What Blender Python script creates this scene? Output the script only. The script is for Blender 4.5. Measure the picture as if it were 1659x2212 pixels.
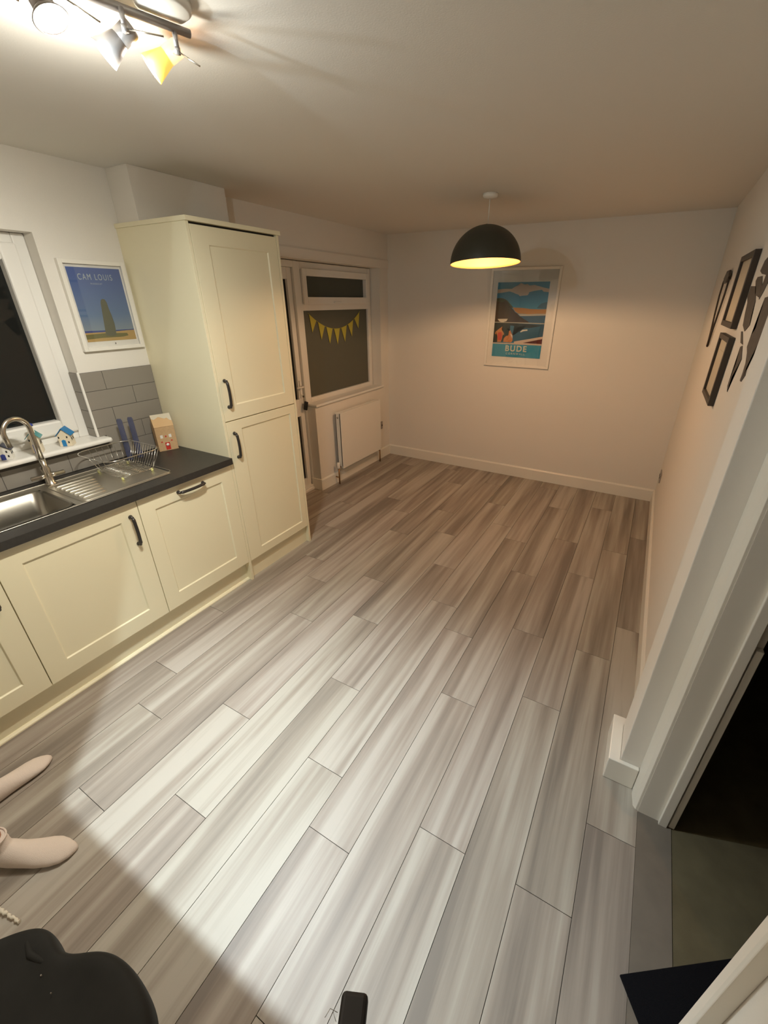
import bpy, bmesh, math, random
from mathutils import Vector, Matrix, noise
random.seed(7)
PI = math.pi
for o in list(bpy.data.objects): bpy.data.objects.remove(o)
S = bpy.context.scene
COL = S.collection

# ------------------------------------------------------------------ camera
CAMP = Vector((2.6948, -1.6389, 1.7724)); YAW, PITCH, ROLL, FPX = .5105, .4622, .0007, 915.757
cf = Vector((-math.sin(YAW)*math.cos(PITCH), math.cos(YAW)*math.cos(PITCH), -math.sin(PITCH)))
cr = Vector((math.cos(YAW), math.sin(YAW), 0)); cu = cr.cross(cf)
cr, cu = math.cos(ROLL)*cr+math.sin(ROLL)*cu, -math.sin(ROLL)*cr+math.cos(ROLL)*cu
cam = bpy.data.cameras.new('camera'); camo = bpy.data.objects.new('camera', cam); COL.objects.link(camo)
M = Matrix((cr, cu, -cf)).transposed().to_4x4(); M.translation = CAMP
camo.matrix_world = M
cam.sensor_fit = 'VERTICAL'; cam.sensor_height = 36.0; cam.sensor_width = 27.0
cam.lens = FPX/2212*36.0
cam.shift_x = -36.4/2212; cam.shift_y = -1.6/2212
cam.clip_start = .01
S.camera = camo

# ------------------------------------------------------------------ world, exposure
w = bpy.data.worlds.new('night_sky'); S.world = w; w.use_nodes = True
w.node_tree.nodes['Background'].inputs[0].default_value = (.5, .47, .4, 1)
w.node_tree.nodes['Background'].inputs[1].default_value = .006
S.view_settings.view_transform = 'Standard'; S.view_settings.look = 'None'
S.view_settings.gamma = 1; S.view_settings.exposure = 0.0
try: S.view_settings.use_curve_mapping = False
except Exception: pass

# ------------------------------------------------------------------ lights of the room
COOL = (1, .97, .86); WARM = (1, .63, .34)
E_FRONT, E_SPOT, E_BACK, E_PEND = 285.0, 36.0, 24.0, 34.0
def lamp(name, kind, loc, energy, color, size=.02, **k):
    l = bpy.data.lights.new(name, kind); l.energy = energy; l.color = color; l.shadow_soft_size = size
    for a, b in k.items(): setattr(l, a, b)
    o = bpy.data.objects.new(name, l); COL.objects.link(o); o.location = loc
    return o
def aim(o, d): o.rotation_euler = Vector(d).to_track_quat('-Z', 'Y').to_euler()
HEAD = {1: Vector((1.47, -.91, 2.27)), 2: Vector((1.405, -.78, 2.285)), 3: Vector((1.425, -.675, 2.29))}
# spotlight nearest the camera: node mask draws its shadow edge along two straight sides
l1 = lamp('spotlight_beam', 'POINT', HEAD[1]+Vector((.0, -.0, -.0)), E_FRONT, (.80, .93, 1.0), .006)
l1.data.use_nodes = True
nt = l1.data.node_tree; nd = nt.nodes; lk = nt.links
em = nd['Emission']; tc = nd.new('ShaderNodeNewGeometry')
def cutoff(n, lo, hi=None):
    if hi is None: lo, hi = -lo, lo
    dp = nd.new('ShaderNodeVectorMath'); dp.operation = 'DOT_PRODUCT'; dp.inputs[1].default_value = n
    lk.new(tc.outputs['Incoming'], dp.inputs[0])
    mr = nd.new('ShaderNodeMapRange'); mr.interpolation_type = 'SMOOTHSTEP'
    mr.inputs['From Min'].default_value = lo; mr.inputs['From Max'].default_value = hi
    lk.new(dp.outputs['Value'], mr.inputs['Value']); return mr.outputs['Result']
a_ = cutoff((-.0039, .9745, -.2245), .010); b_ = cutoff((.6736, .6828, -.2829), .015)
c_ = cutoff((.155, -.12, -.981), .74, 1.05); f_ = cutoff((.2, .35, -.9), -.25, 1.0)
fl = nd.new('ShaderNodeMath'); fl.operation = 'MULTIPLY_ADD'; lk.new(f_, fl.inputs[0]); fl.inputs[1].default_value = .075; lk.new(c_, fl.inputs[2]); c_ = fl.outputs[0]
m1 = nd.new('ShaderNodeMath'); m1.operation = 'MULTIPLY'; lk.new(a_, m1.inputs[0]); lk.new(b_, m1.inputs[1])
m2 = nd.new('ShaderNodeMath'); m2.operation = 'MULTIPLY'; lk.new(m1.outputs[0], m2.inputs[0]); lk.new(c_, m2.inputs[1])
lk.new(m2.outputs[0], em.inputs['Strength'])
for i in (2, 3):
    o = lamp('spotlight_beam', 'SPOT', HEAD[i]+Vector((-.02, -.01, -.02)), E_SPOT, COOL, .02, spot_size=math.radians(135), spot_blend=.9)
    aim(o, (-.55, -.35 if i == 2 else -.10, -.75))
o = lamp('spotlight_beam', 'SPOT', (1.40, -1.02, 2.27), E_BACK, (1, .86, .70), .03, spot_size=math.radians(160), spot_blend=.6)
aim(o, (.1, -.5, -1))
lamp('added_spill_fill', 'POINT', (1.37, -.80, 2.20), 7.0, COOL, .03)  # added point light with no fitting, brightens the ceiling around the bar
PEND = Vector((1.562, 1.556, 2.045))
lamp('pendant_light', 'POINT', PEND, E_PEND, WARM, .025)

# ------------------------------------------------------------------ materials
def mat(name, col, rough=.5, metal=0, spec=.5, bump=0, bscale=200, coat=0, emit=None, es=0, trans=0, alpha=1, sss=0, vary=0, vscale=3, ior=1.45):
    m = bpy.data.materials.new(name); m.use_nodes = True; n = m.node_tree.nodes; l = m.node_tree.links
    b = n['Principled BSDF']
    b.inputs['Base Color'].default_value = (*col, 1); b.inputs['Roughness'].default_value = rough
    b.inputs['Metallic'].default_value = metal; b.inputs['Specular IOR Level'].default_value = spec
    b.inputs['Coat Weight'].default_value = coat; b.inputs['Transmission Weight'].default_value = trans
    b.inputs['Alpha'].default_value = alpha; b.inputs['IOR'].default_value = ior
    if sss: b.inputs['Subsurface Weight'].default_value = sss; b.inputs['Subsurface Scale'].default_value = .01
    if emit: b.inputs['Emission Color'].default_value = (*emit, 1); b.inputs['Emission Strength'].default_value = es
    t = n.new('ShaderNodeTexCoord')
    if bump:
        x = n.new('ShaderNodeTexNoise'); x.inputs['Scale'].default_value = bscale; x.inputs['Detail'].default_value = 4
        l.new(t.outputs['Object'], x.inputs['Vector'])
        u = n.new('ShaderNodeBump'); u.inputs['Strength'].default_value = bump; u.inputs['Distance'].default_value = .002
        l.new(x.outputs['Fac'], u.inputs['Height']); l.new(u.outputs['Normal'], b.inputs['Normal'])
    if vary:
        x = n.new('ShaderNodeTexNoise'); x.inputs['Scale'].default_value = vscale; x.inputs['Detail'].default_value = 3
        l.new(t.outputs['Object'], x.inputs['Vector'])
        r = n.new('ShaderNodeMix'); r.data_type = 'RGBA'
        r.inputs['A'].default_value = (*[c*(1-vary) for c in col], 1); r.inputs['B'].default_value = (*[min(1, c*(1+vary)) for c in col], 1)
        l.new(x.outputs['Fac'], r.inputs['Factor']); l.new(r.outputs['Result'], b.inputs['Base Color'])
    return m
WALL = mat('white_wall_paint', (.80, .765, .70), .85, bump=.25, bscale=260, spec=.2)
CEIL = mat('white_ceiling_paint', (.78, .75, .69), .9, bump=.2, bscale=200, spec=.2)
GLOSSW = mat('white_gloss_paint', (.83, .80, .72), .35)
UPVC = mat('white_upvc', (.84, .82, .77), .3)
CREAM = mat('cream_painted_cabinet', (.86, .795, .565), .42, bump=.05, bscale=300)
PEWTER = mat('dark_pewter', (.07, .065, .06), .38, metal=.7)
TOPM = mat('charcoal_laminate', (.035, .032, .028), .42, vary=.35, vscale=60, bump=.1, bscale=400)
STEEL = mat('brushed_steel', (.60, .57, .50), .36, metal=1, bump=.06, bscale=300)
STEELD = mat('dull_sink_steel', (.40, .38, .33), .30, metal=1, bump=.05, bscale=200)
STEELB = mat('brushed_nickel', (.58, .54, .47), .25, metal=1)
WIRE = mat('chrome_wire', (.75, .73, .68), .15, metal=1)
DARKGLASS = mat('night_window_glass', (.012, .013, .012), .03, spec=.5)
GREYGLASS = mat('garden_window_glass', (.115, .115, .088), .22, spec=.35)
GREYTOP = mat('garden_fanlight_glass', (.075, .08, .063), .2, spec=.35)
BLACKOUT = mat('flat_black', (.02, .018, .016), .6)
SHADE = mat('dark_green_black_metal', (.045, .046, .034), .45)
SHADEIN = mat('copper_tinted_shade_lining', (.30, .145, .042), .6)
WHITEPL = mat('white_plastic', (.82, .79, .72), .4)
COPPER = mat('aged_copper_pipe', (.30, .16, .06), .35, metal=.8)
FRAMEW = mat('white_picture_frame', (.82, .79, .72), .4)
FRAMEB = mat('black_brown_picture_frame', (.045, .033, .025), .45)
MOUNT = mat('cream_picture_mount', (.62, .55, .42), .6)
PAPER = mat('white_print_paper', (.80, .77, .69), .15, coat=.6)
DECAL = mat('grey_brown_wall_decal', (.09, .078, .068), .7, vary=.3, vscale=30)
SOCK = mat('pale_pink_cotton', (.74, .64, .56), .95, bump=.6, bscale=500, spec=.1)
SKIN = mat('skin', (.36, .17, .09), .5, sss=.1)
DARKCLOTH = mat('dark_cloth', (.03, .03, .035), .9)
HAIRM = mat('dark_hair', (.03, .02, .015), .6)
CHAIRM = mat('black_chair_fabric', (.020, .020, .018), .75, spec=.25, vary=.3, vscale=14)
BLACKP = mat('black_plastic', (.012, .011, .011), .5)
MATM = mat('black_door_mat', (.008, .008, .010), .95, bump=1, bscale=600, spec=.1)
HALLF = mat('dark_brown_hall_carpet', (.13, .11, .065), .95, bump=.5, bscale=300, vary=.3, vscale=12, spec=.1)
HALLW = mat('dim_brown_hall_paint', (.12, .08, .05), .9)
GREYMETAL = mat('satin_grey_metal', (.40, .37, .35), .4, metal=.55)
FROST = mat('frosted_lamp_glass', (.75, .72, .66), .3, trans=.6)
BLUEPL = mat('clear_blue_plastic', (.10, .12, .24), .12, trans=.3, alpha=.62)
KRAFT = mat('kraft_card', (.55, .36, .19), .8, vary=.15, vscale=80)
RED = mat('red_print', (.55, .03, .02), .6)
ROOFCARD = mat('pale_tan_card', (.62, .40, .20), .7)
CERAM = mat('cream_ceramic', (.80, .70, .52), .3)
BLUEROOF = mat('bright_blue_glaze', (.03, .22, .50), .25)
TEAL = mat('teal_glaze', (.07, .32, .33), .25)
NAVY = mat('navy_glaze', (.04, .06, .30), .3)
DKNAVY = mat('dark_navy_glaze', (.02, .025, .06), .3)
YELLOW = mat('yellow_pennant_cloth', (.50, .44, .07), .8)
CORD = mat('white_braided_cord', (.75, .70, .58), .8)
FLUFF = mat('pale_fluff', (.35, .32, .28), .9)
def em_mat(name, col, s): return mat(name, col, .5, emit=col, es=s)
BULBW = em_mat('lit_spot_bulb', (1, .93, .88), 60)
BULBO = em_mat('lit_pendant_bulb', (1, .50, .18), 12)
AMBERG = em_mat('amber_reflector_glass', (1, .62, .12), .9)

def tile_mat():
    m = mat('grey_wall_tile', (.27, .245, .21), .25)
    return m
TILE = tile_mat(); GROUT = mat('dark_grey_grout', (.09, .08, .07), .9)

def wood_mat():
    m = bpy.data.materials.new('grey_oak_laminate'); m.use_nodes = True
    n = m.node_tree.nodes; l = m.node_tree.links; b = n['Principled BSDF']
    at = n.new('ShaderNodeAttribute'); at.attribute_name = 'plank'
    g = n.new('ShaderNodeNewGeometry')
    off = n.new('ShaderNodeVectorMath'); off.operation = 'MULTIPLY_ADD'
    off.inputs[1].default_value = (13, 37, 7); l.new(at.outputs['Vector'], off.inputs[0]); l.new(g.outputs['Position'], off.inputs[2])
    def streak(sx, sy, sc, det, dist=0.):
        v = n.new('ShaderNodeVectorMath'); v.operation = 'MULTIPLY'; v.inputs[1].default_value = (sx, sy, 1)
        l.new(off.outputs[0], v.inputs[0])
        t = n.new('ShaderNodeTexNoise'); t.inputs['Scale'].default_value = sc; t.inputs['Detail'].default_value = det
        t.inputs['Distortion'].default_value = dist
        l.new(v.outputs[0], t.inputs['Vector']); return t.outputs['Fac']
    big = streak(1, .055, 10, 2, .3); fine = streak(1, .025, 120, 4, .2); mid = streak(1, .055, 32, 3, .5)
    # cathedral rings
    v = n.new('ShaderNodeVectorMath'); v.operation = 'MULTIPLY'; v.inputs[1].default_value = (1, .10, 1); l.new(off.outputs[0], v.inputs[0])
    wv = n.new('ShaderNodeTexWave'); wv.wave_type = 'RINGS'; wv.rings_direction = 'Z'; wv.inputs['Scale'].default_value = 7
    wv.inputs['Distortion'].default_value = 5; wv.inputs['Detail'].default_value = 2; wv.inputs['Detail Scale'].default_value = 1.2
    l.new(v.outputs[0], wv.inputs['Vector'])
    cr_ = n.new('ShaderNodeValToRGB'); e = cr_.color_ramp.elements
    e[0].position = .33; e[0].color = (.215, .184, .155, 1); e[1].position = .66; e[1].color = (.455, .418, .362, 1)
    k = cr_.color_ramp.elements.new(.5); k.color = (.335, .290, .242, 1)
    def madd(x, f, y):
        q = n.new('ShaderNodeMath'); q.operation = 'MULTIPLY_ADD'; l.new(x, q.inputs[0]); q.inputs[1].default_value = f
        if isinstance(y, float): q.inputs[2].default_value = y
        else: l.new(y, q.inputs[2])
        return q.outputs[0]
    s = madd(big, .95, -.17); s = madd(mid, .24, s); s = madd(fine, .14, s); s = madd(wv.outputs['Fac'], .045, s)
    sx = n.new('ShaderNodeSeparateXYZ'); l.new(at.outputs['Vector'], sx.inputs[0])
    s = madd(sx.outputs['X'], .09, s); s2 = n.new('ShaderNodeMath'); s2.operation = 'SUBTRACT'; l.new(s, s2.inputs[0]); s2.inputs[1].default_value = .05
    l.new(s2.outputs[0], cr_.inputs['Fac'])
    hs = n.new('ShaderNodeMix'); hs.data_type = 'RGBA'; hs.blend_type = 'MULTIPLY'
    hr = n.new('ShaderNodeMix'); hr.data_type = 'RGBA'; hr.inputs['A'].default_value = (1, .985, .99, 1); hr.inputs['B'].default_value = (.99, 1, .98, 1)
    l.new(sx.outputs['Y'], hr.inputs['Factor']); hs.inputs['Factor'].default_value = 1
    l.new(cr_.outputs['Color'], hs.inputs['A']); l.new(hr.outputs['Result'], hs.inputs['B'])
    l.new(hs.outputs['Result'], b.inputs['Base Color'])
    b.inputs['Roughness'].default_value = .48; b.inputs['Specular IOR Level'].default_value = .35
    bu = n.new('ShaderNodeBump'); bu.inputs['Strength'].default_value = .12; bu.inputs['Distance'].default_value = .001
    l.new(fine, bu.inputs['Height']); l.new(bu.outputs['Normal'], b.inputs['Normal'])
    return m
WOOD = wood_mat(); SEAM = mat('dark_plank_seam', (.20, .18, .15), .9)
THRESH = mat('grey_brown_threshold', (.17, .145, .115), .6, vary=.15, vscale=20)

# ------------------------------------------------------------------ helpers
WORLD = {}
def bm_(): return bmesh.new()
def box(bm, a, b, mi=0):
    x0, y0, z0 = [min(a[i], b[i]) for i in range(3)]; x1, y1, z1 = [max(a[i], b[i]) for i in range(3)]
    v = [bm.verts.new(p) for p in ((x0,y0,z0),(x1,y0,z0),(x1,y1,z0),(x0,y1,z0),(x0,y0,z1),(x1,y0,z1),(x1,y1,z1),(x0,y1,z1))]
    for f in ((0,3,2,1),(4,5,6,7),(0,1,5,4),(1,2,6,5),(2,3,7,6),(3,0,4,7)):
        F = bm.faces.new([v[i] for i in f]); F.material_index = mi
    return v
def obox(bm, c, ax, ay, az, mi=0):          # oriented box: centre and half-axis vectors
    c, ax, ay, az = map(Vector, (c, ax, ay, az))
    v = [bm.verts.new(c+sx*ax+sy*ay+sz*az) for sz in (-1,1) for sx, sy in ((-1,-1),(1,-1),(1,1),(-1,1))]
    for f in ((0,3,2,1),(4,5,6,7),(0,1,5,4),(1,2,6,5),(2,3,7,6),(3,0,4,7)):
        F = bm.faces.new([v[i] for i in f]); F.material_index = mi
def frame_of(d):
    d = Vector(d).normalized(); u = d.orthogonal().normalized(); return u, d.cross(u)
def tube(bm, pts, r, seg=12, closed=False, mi=0, up=None):
    pts = [Vector(p) for p in pts]; rs = r if isinstance(r, (list, tuple)) else [r]*len(pts); rings = []
    n = len(pts); prev = None
    for i, p in enumerate(pts):
        if closed: d = pts[(i+1) % n]-pts[i-1]
        else: d = pts[min(i+1, n-1)]-pts[max(i-1, 0)]
        d.normalize()
        if prev is None: u = d.orthogonal().normalized()
        else:
            u = prev-d*prev.dot(d)
            u = u.normalized() if u.length > 1e-6 else d.orthogonal().normalized()
        prev = u; v = d.cross(u)
        rings.append([bm.verts.new(p+(u*math.cos(2*PI*k/seg)+v*math.sin(2*PI*k/seg))*rs[i]) for k in range(seg)])
    m = n if closed else n-1
    for i in range(m):
        A, B = rings[i], rings[(i+1) % n]
        for k in range(seg):
            F = bm.faces.new((A[k], A[(k+1) % seg], B[(k+1) % seg], B[k])); F.material_index = mi; F.smooth = True
    if not closed:
        F = bm.faces.new(rings[0][::-1]); F.material_index = mi
        F = bm.faces.new(rings[-1]); F.material_index = mi
def lathe(bm, c, prof, axis=(0,0,1), seg=48, mi=0, smooth=True):   # prof: (radius, height along axis)
    c = Vector(c); ax = Vector(axis).normalized(); u, v = frame_of(ax); rings = []
    for r, h in prof:
        if r < 1e-6: rings.append([bm.verts.new(c+ax*h)])
        else: rings.append([bm.verts.new(c+ax*h+(u*math.cos(2*PI*k/seg)+v*math.sin(2*PI*k/seg))*r) for k in range(seg)])
    for A, B in zip(rings, rings[1:]):
        for k in range(seg):
            a = [A[k % len(A)], A[(k+1) % len(A)]] if len(A) > 1 else [A[0]]
            b = [B[(k+1) % len(B)], B[k % len(B)]] if len(B) > 1 else [B[0]]
            if len(a)+len(b) > 2:
                F = bm.faces.new(a+b); F.material_index = mi; F.smooth = smooth
def prism(bm, pts, vec, mi=0):               # extrude a planar polygon by vec
    vec = Vector(vec); A = [bm.verts.new(p) for p in pts]; B = [bm.verts.new(Vector(p)+vec) for p in pts]
    F = bm.faces.new(A[::-1]); F.material_index = mi; F = bm.faces.new(B); F.material_index = mi
    n = len(A)
    for i in range(n):
        F = bm.faces.new((A[i], A[(i+1) % n], B[(i+1) % n], B[i])); F.material_index = mi
def loft(bm, rings, mi=0):
    R = [[bm.verts.new(p) for p in r] for r in rings]; n = len(R[0])
    for A, B in zip(R, R[1:]):
        for k in range(n):
            F = bm.faces.new((A[k], A[(k+1) % n], B[(k+1) % n], B[k])); F.smooth = True; F.material_index = mi
    bm.faces.new(R[0][::-1]); bm.faces.new(R[-1])
def thing(name, label, cat, loc, group=None):
    o = bpy.data.objects.new(name, None); COL.objects.link(o); o.location = loc; o.empty_display_size = .05
    o['label'] = label; o['category'] = cat
    if group: o['group'] = group
    WORLD[o.name] = Vector(loc); return o
def obj(name, bm, mats, parent=None, bevel=0, label=None, cat=None, group=None, kind=None, seg=2, recalc=True, smooth=False):
    if recalc: bmesh.ops.recalc_face_normals(bm, faces=bm.faces)
    vs = [v.co.copy() for v in bm.verts]
    if parent is not None: org = WORLD[parent.name]
    else:
        org = Vector(((min(v.x for v in vs)+max(v.x for v in vs))/2, (min(v.y for v in vs)+max(v.y for v in vs))/2, min(v.z for v in vs)))
    for v in bm.verts: v.co -= org
    me = bpy.data.meshes.new(name); bm.to_mesh(me); bm.free()
    for m in (mats if isinstance(mats, (list, tuple)) else [mats]): me.materials.append(m)
    if smooth:
        for p in me.polygons: p.use_smooth = True
    o = bpy.data.objects.new(name, me); COL.objects.link(o)
    if parent is not None: o.parent = parent
    else: o.location = org
    WORLD[o.name] = org.copy()
    if bevel:
        b = o.modifiers.new('bevel', 'BEVEL'); b.width = bevel; b.segments = seg; b.limit_method = 'ANGLE'; b.angle_limit = math.radians(40)
    if label: o['label'] = label
    if cat: o['category'] = cat
    if group: o['group'] = group
    if kind: o['kind'] = kind
    return o
def struct(name, bm, m, parent=None, bevel=0, label=None):
    return obj(name, bm, m, parent, bevel, label, kind=None if parent else 'structure')
def sthing(name, loc):
    o = bpy.data.objects.new(name, None); COL.objects.link(o); o.location = loc; o['kind'] = 'structure'
    WORLD[o.name] = Vector(loc); return o
def text_bm(s, size, spacing=1.0, weight=0):
    c = bpy.data.curves.new('t', 'FONT'); c.body = s; c.size = size; c.space_character = spacing
    c.extrude = .00025; c.align_x = 'CENTER'; c.align_y = 'CENTER'; c.offset = weight
    o = bpy.data.objects.new('t', c); COL.objects.link(o)
    bpy.context.view_layer.update()
    me = bpy.data.meshes.new_from_object(o.evaluated_get(bpy.context.evaluated_depsgraph_get()))
    bpy.data.objects.remove(o); bm = bmesh.new(); bm.from_mesh(me); return bm
def place(bm, origin, ex, ey, ez):
    ex, ey, ez, origin = map(Vector, (ex, ey, ez, origin))
    for v in bm.verts: v.co = origin+ex*v.co.x+ey*v.co.y+ez*v.co.z

L, W, H = 2.873, 3.003, 2.384
ZB = -2.6        # rear wall y
XR = 3.03        # wall plane around the doorway

# ------------------------------------------------------------------ floor
def build_floor():
    bm = bm_(); lay = bm.faces.layers.float_vector.new('plank') if False else None
    rows = {-1:-.34,0:-.80,1:-1.01,2:-1.37,3:-.807,4:-1.195,5:-.42,6:-.815,7:-1.022,8:-.223,9:-.82,10:-.045,11:-.817,12:-.5}
    PL = 1.238; quads = []
    for k in range(-5, 14):
        x0 = .685+.1815*k; x1 = x0+.1815
        if x0 > 3.03: continue
        x1 = min(x1, 3.031); x0 = max(x0, -.3)
        if x1 <= x0: continue
        y = rows.get(k, random.uniform(-1.2, 0)); s = y-PL*2
        while s < L+.02:
            a, b = max(s, ZB-.1), min(s+PL, L+.05)
            if b > a: quads.append((x0, x1, a, b))
            s += PL
    g = .0010
    cols = []
    for x0, x1, a, b in quads:
        n0 = len(bm.faces)
        box(bm, (x0+g, a+g, -.012), (x1-g, b-g, 0)); c = (random.random(), random.random(), random.random())
        cols += [c]*6
    n1 = len(bm.faces); box(bm, (-.3, ZB-.1, -.05), (3.035, L+.1, -.0105), 1); cols += [(0, 0, 0)]*6
    me = bpy.data.meshes.new('floor'); bm.to_mesh(me); bm.free()
    at = me.attributes.new('plank', 'FLOAT_VECTOR', 'FACE')
    for i, c in enumerate(cols): at.data[i].vector = c
    me.materials.append(WOOD); me.materials.append(SEAM)
    o = bpy.data.objects.new('floor', me); COL.objects.link(o); o['kind'] = 'structure'
build_floor()
bm = bm_(); box(bm, (3.031, -1.14, -.03), (3.143, -.36, .0015)); struct('trim_1', bm, THRESH, label='grey brown threshold strip')
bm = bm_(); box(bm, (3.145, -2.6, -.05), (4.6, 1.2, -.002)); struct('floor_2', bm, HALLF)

# ------------------------------------------------------------------ walls and ceiling
bm = bm_(); box(bm, (-.3, ZB-.1, H), (4.7, L+.1, H+.1)); struct('ceiling', bm, CEIL)
bm = bm_(); X0 = -.26
box(bm, (X0, ZB, -.05), (0, -1.9, H))
box(bm, (X0, -1.9, -.05), (0, -.41, 1.035)); box(bm, (X0, -1.9, 2.06), (0, -.41, H))
box(bm, (X0, -.41, -.05), (0, .7, H))
box(bm, (X0, .7, 2.075), (0, 2.71, H)); box(bm, (X0, 1.50, -.05), (0, 2.71, .855))
box(bm, (X0, 2.71, -.05), (0, L+.1, H))
struct('wall_left', bm, WALL)
bm = bm_(); box(bm, (0, L, -.05), (W+.15, L+.1, H)); struct('wall_far', bm, WALL)
bm = bm_(); box(bm, (W, -.085, -.05), (W+.15, L, H)); struct('wall_right', bm, WALL)
bm = bm_(); box(bm, (2.938, -.262, -.05), (W+.15, -.085, H)); struct('wall_pier', bm, WALL, bevel=.003)
bm = bm_(); box(bm, (XR, -.36+.0, 2.03), (W+.15, -.2621, H)); box(bm, (XR, -1.14, 2.03), (W+.15, -.36, H)); box(bm, (XR, -.345, -.05), (W+.15, -.2621, 2.03))
box(bm, (XR, ZB, -.05), (W+.15, -1.155, H)); box(bm, (XR, -1.155, 2.03), (W+.15, -1.14, H))
struct('wall_doorway', bm, WALL)
bm = bm_(); box(bm, (-.26, ZB-.1, -.05), (W+.15, ZB, H)); struct('wall_rear', bm, WALL)
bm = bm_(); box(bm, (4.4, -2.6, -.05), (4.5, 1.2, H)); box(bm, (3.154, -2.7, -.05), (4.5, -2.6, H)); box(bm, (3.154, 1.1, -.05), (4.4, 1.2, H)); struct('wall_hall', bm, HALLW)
# boxed pipe duct above the tall cupboard
bm = bm_(); box(bm, (0, .02, 2.142), (.187, .626, H)); struct('wall_duct', bm, WALL, bevel=.002)

# baseboards
def skirt(name, a, b, th, h=.12):
    """a,b: wall-line ends (x,y); th: vector into the room"""
    bm = bm_(); a = Vector((*a, 0)); b = Vector((*b, 0)); t = Vector((*th, 0))
    pr = [Vector((0,0,0)), t, t+Vector((0,0,h-.012)), t*.45+Vector((0,0,h)), Vector((0,0,h))]
    prism(bm, [a+p for p in pr], b-a); return struct(name, bm, GLOSSW)
skirt('baseboard_far', (0, L), (W, L), (0, -.016))
skirt('baseboard_right', (W, -.045), (W, L-.016), (-.016, 0))
skirt('baseboard_left', (0, 1.50), (0, L-.016), (.016, 0))
bm = bm_(); box(bm, (-.115, 1.484, 0), (.016, 1.50, .12)); struct('baseboard_left_return', bm, GLOSSW, bevel=.003)
bm = bm_(); prism(bm, [(x, y, 0) for x, y in ((2.895, -.28), (3.006, -.28), (3.006, -.2625), (2.9375, -.2625), (2.9375, -.0845), (W-.001, -.0845), (W-.001, -.045), (2.895, -.045))], (0, 0, .12))
struct('baseboard_pier', bm, GLOSSW, bevel=.004)

# doorway: casing, jamb lining, stop, hall side strip
bm = bm_()
pr = [(XR, -.262), (3.008, -.262), (3.006, -.30), (3.012, -.345), (3.022, -.357), (XR, -.357)]
prism(bm, [(x, y, 0) for x, y in pr], (0, 0, 2.06)); struct('trim_2', bm, GLOSSW, bevel=.0015, label='door casing on the pier side')
bm = bm_(); box(bm, (XR, -.36, 0), (3.128, -.345, 2.03)); struct('trim_3', bm, GLOSSW, label='door lining')
bm = bm_(); box(bm, (3.100, -.374, 0), (3.128, -.36, 2.03)); struct('trim_4', bm, GLOSSW, bevel=.002, label='door stop')
bm = bm_(); box(bm, (3.134, -.365, 0), (3.153, -.30, .885)); struct('trim_5', bm, GLOSSW, bevel=.002, label='short strip at the hall side of the doorway')
bm = bm_()
pr = [(XR, -1.14), (3.012, -1.14), (3.006, -1.145), (3.003, -1.166), (3.006, -1.172), (XR, -1.172)]
prism(bm, [(x, y, 0) for x, y in pr], (0, 0, 2.06)); box(bm, (XR, -1.155, 0), (3.128, -1.14, 2.03)); struct('trim_6', bm, GLOSSW, bevel=.0015, label='door casing nearest the camera')
bm = bm_(); box(bm, (3.006, -1.172, 2.03), (XR, -.262, 2.10)); struct('trim_7', bm, GLOSSW, bevel=.002)
# lintel moulding above the garden window
bm = bm_(); prism(bm, [(0, .65, 2.075), (.012, .65, 2.075), (.012, .65, 2.145), (.004, .65, 2.158), (0, .65, 2.158)], (0, L-.65, 0)); struct('trim_8', bm, WALL)

# ------------------------------------------------------------------ kitchen window
def ring_frame(bm, x0, x1, y0, y1, z0, z1, t, tb=None, tt=None):
    tb = tb or t; tt = tt or t
    box(bm, (x0, y0, z0), (x1, y0+t, z1)); box(bm, (x0, y1-t, z0), (x1, y1, z1))
    box(bm, (x0, y0+t, z0), (x1, y1-t, z0+tb)); box(bm, (x0, y0+t, z1-tt), (x1, y1-t, z1))
wk = sthing('window_1', (-.1, -1.15, 1.06))
bm = bm_(); ring_frame(bm, -.14, -.085, -1.9, -.411, 1.061, 2.059, .055); struct('window_frame', bm, UPVC, wk, .006)
bm = bm_(); ring_frame(bm, -.135, -.065, -1.84, -.462, 1.105, 2.015, .075); struct('window_sash', bm, UPVC, wk, .010)
bm = bm_(); box(bm, (-.125, -1.77, 1.175), (-.115, -.535, 1.945)); struct('window_glass', bm, DARKGLASS, wk)
bm = bm_(); box(bm, (-.14, -1.94, 1.036), (.072, -.372, 1.062)); struct('window_sill', bm, UPVC, wk, .010)

# ------------------------------------------------------------------ garden door and window
wg = sthing('window_2', (-.12, 2.1, .86))
bm = bm_(); ring_frame(bm, -.17, -.115, 1.54, 2.70, .86, 2.07, .055, tb=.06, tt=.06); box(bm, (-.17, 1.59, 1.685), (-.115, 2.65, 1.745))
struct('window_frame', bm, UPVC, wg, .006)
bm = bm_(); ring_frame(bm, -.16, -.095, 1.60, 2.645, 1.735, 2.02, .05, tb=.062, tt=.058); box(bm, (-.095, 2.02, 1.748), (-.085, 2.14, 1.762)); struct('window_sash', bm, UPVC, wg, .007)
bm = bm_(); box(bm, (-.150, 1.64, 1.79), (-.140, 2.60, 1.97)); struct('fanlight_glass', bm, GREYTOP, wg)
bm = bm_(); box(bm, (-.150, 1.59, .915), (-.140, 2.65, 1.69)); struct('window_glass', bm, GREYGLASS, wg)
bm = bm_(); box(bm, (-.115, 1.50, .855), (.022, 2.735, .880)); struct('window_sill', bm, UPVC, wg, .008)
dg = sthing('door_1', (-.15, 1.1, 0))
bm = bm_(); ring_frame(bm, -.19, -.10, .70, 1.54, 0, 2.07, .045, tb=.05, tt=.05); struct('door_frame', bm, UPVC, dg, .006)
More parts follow.
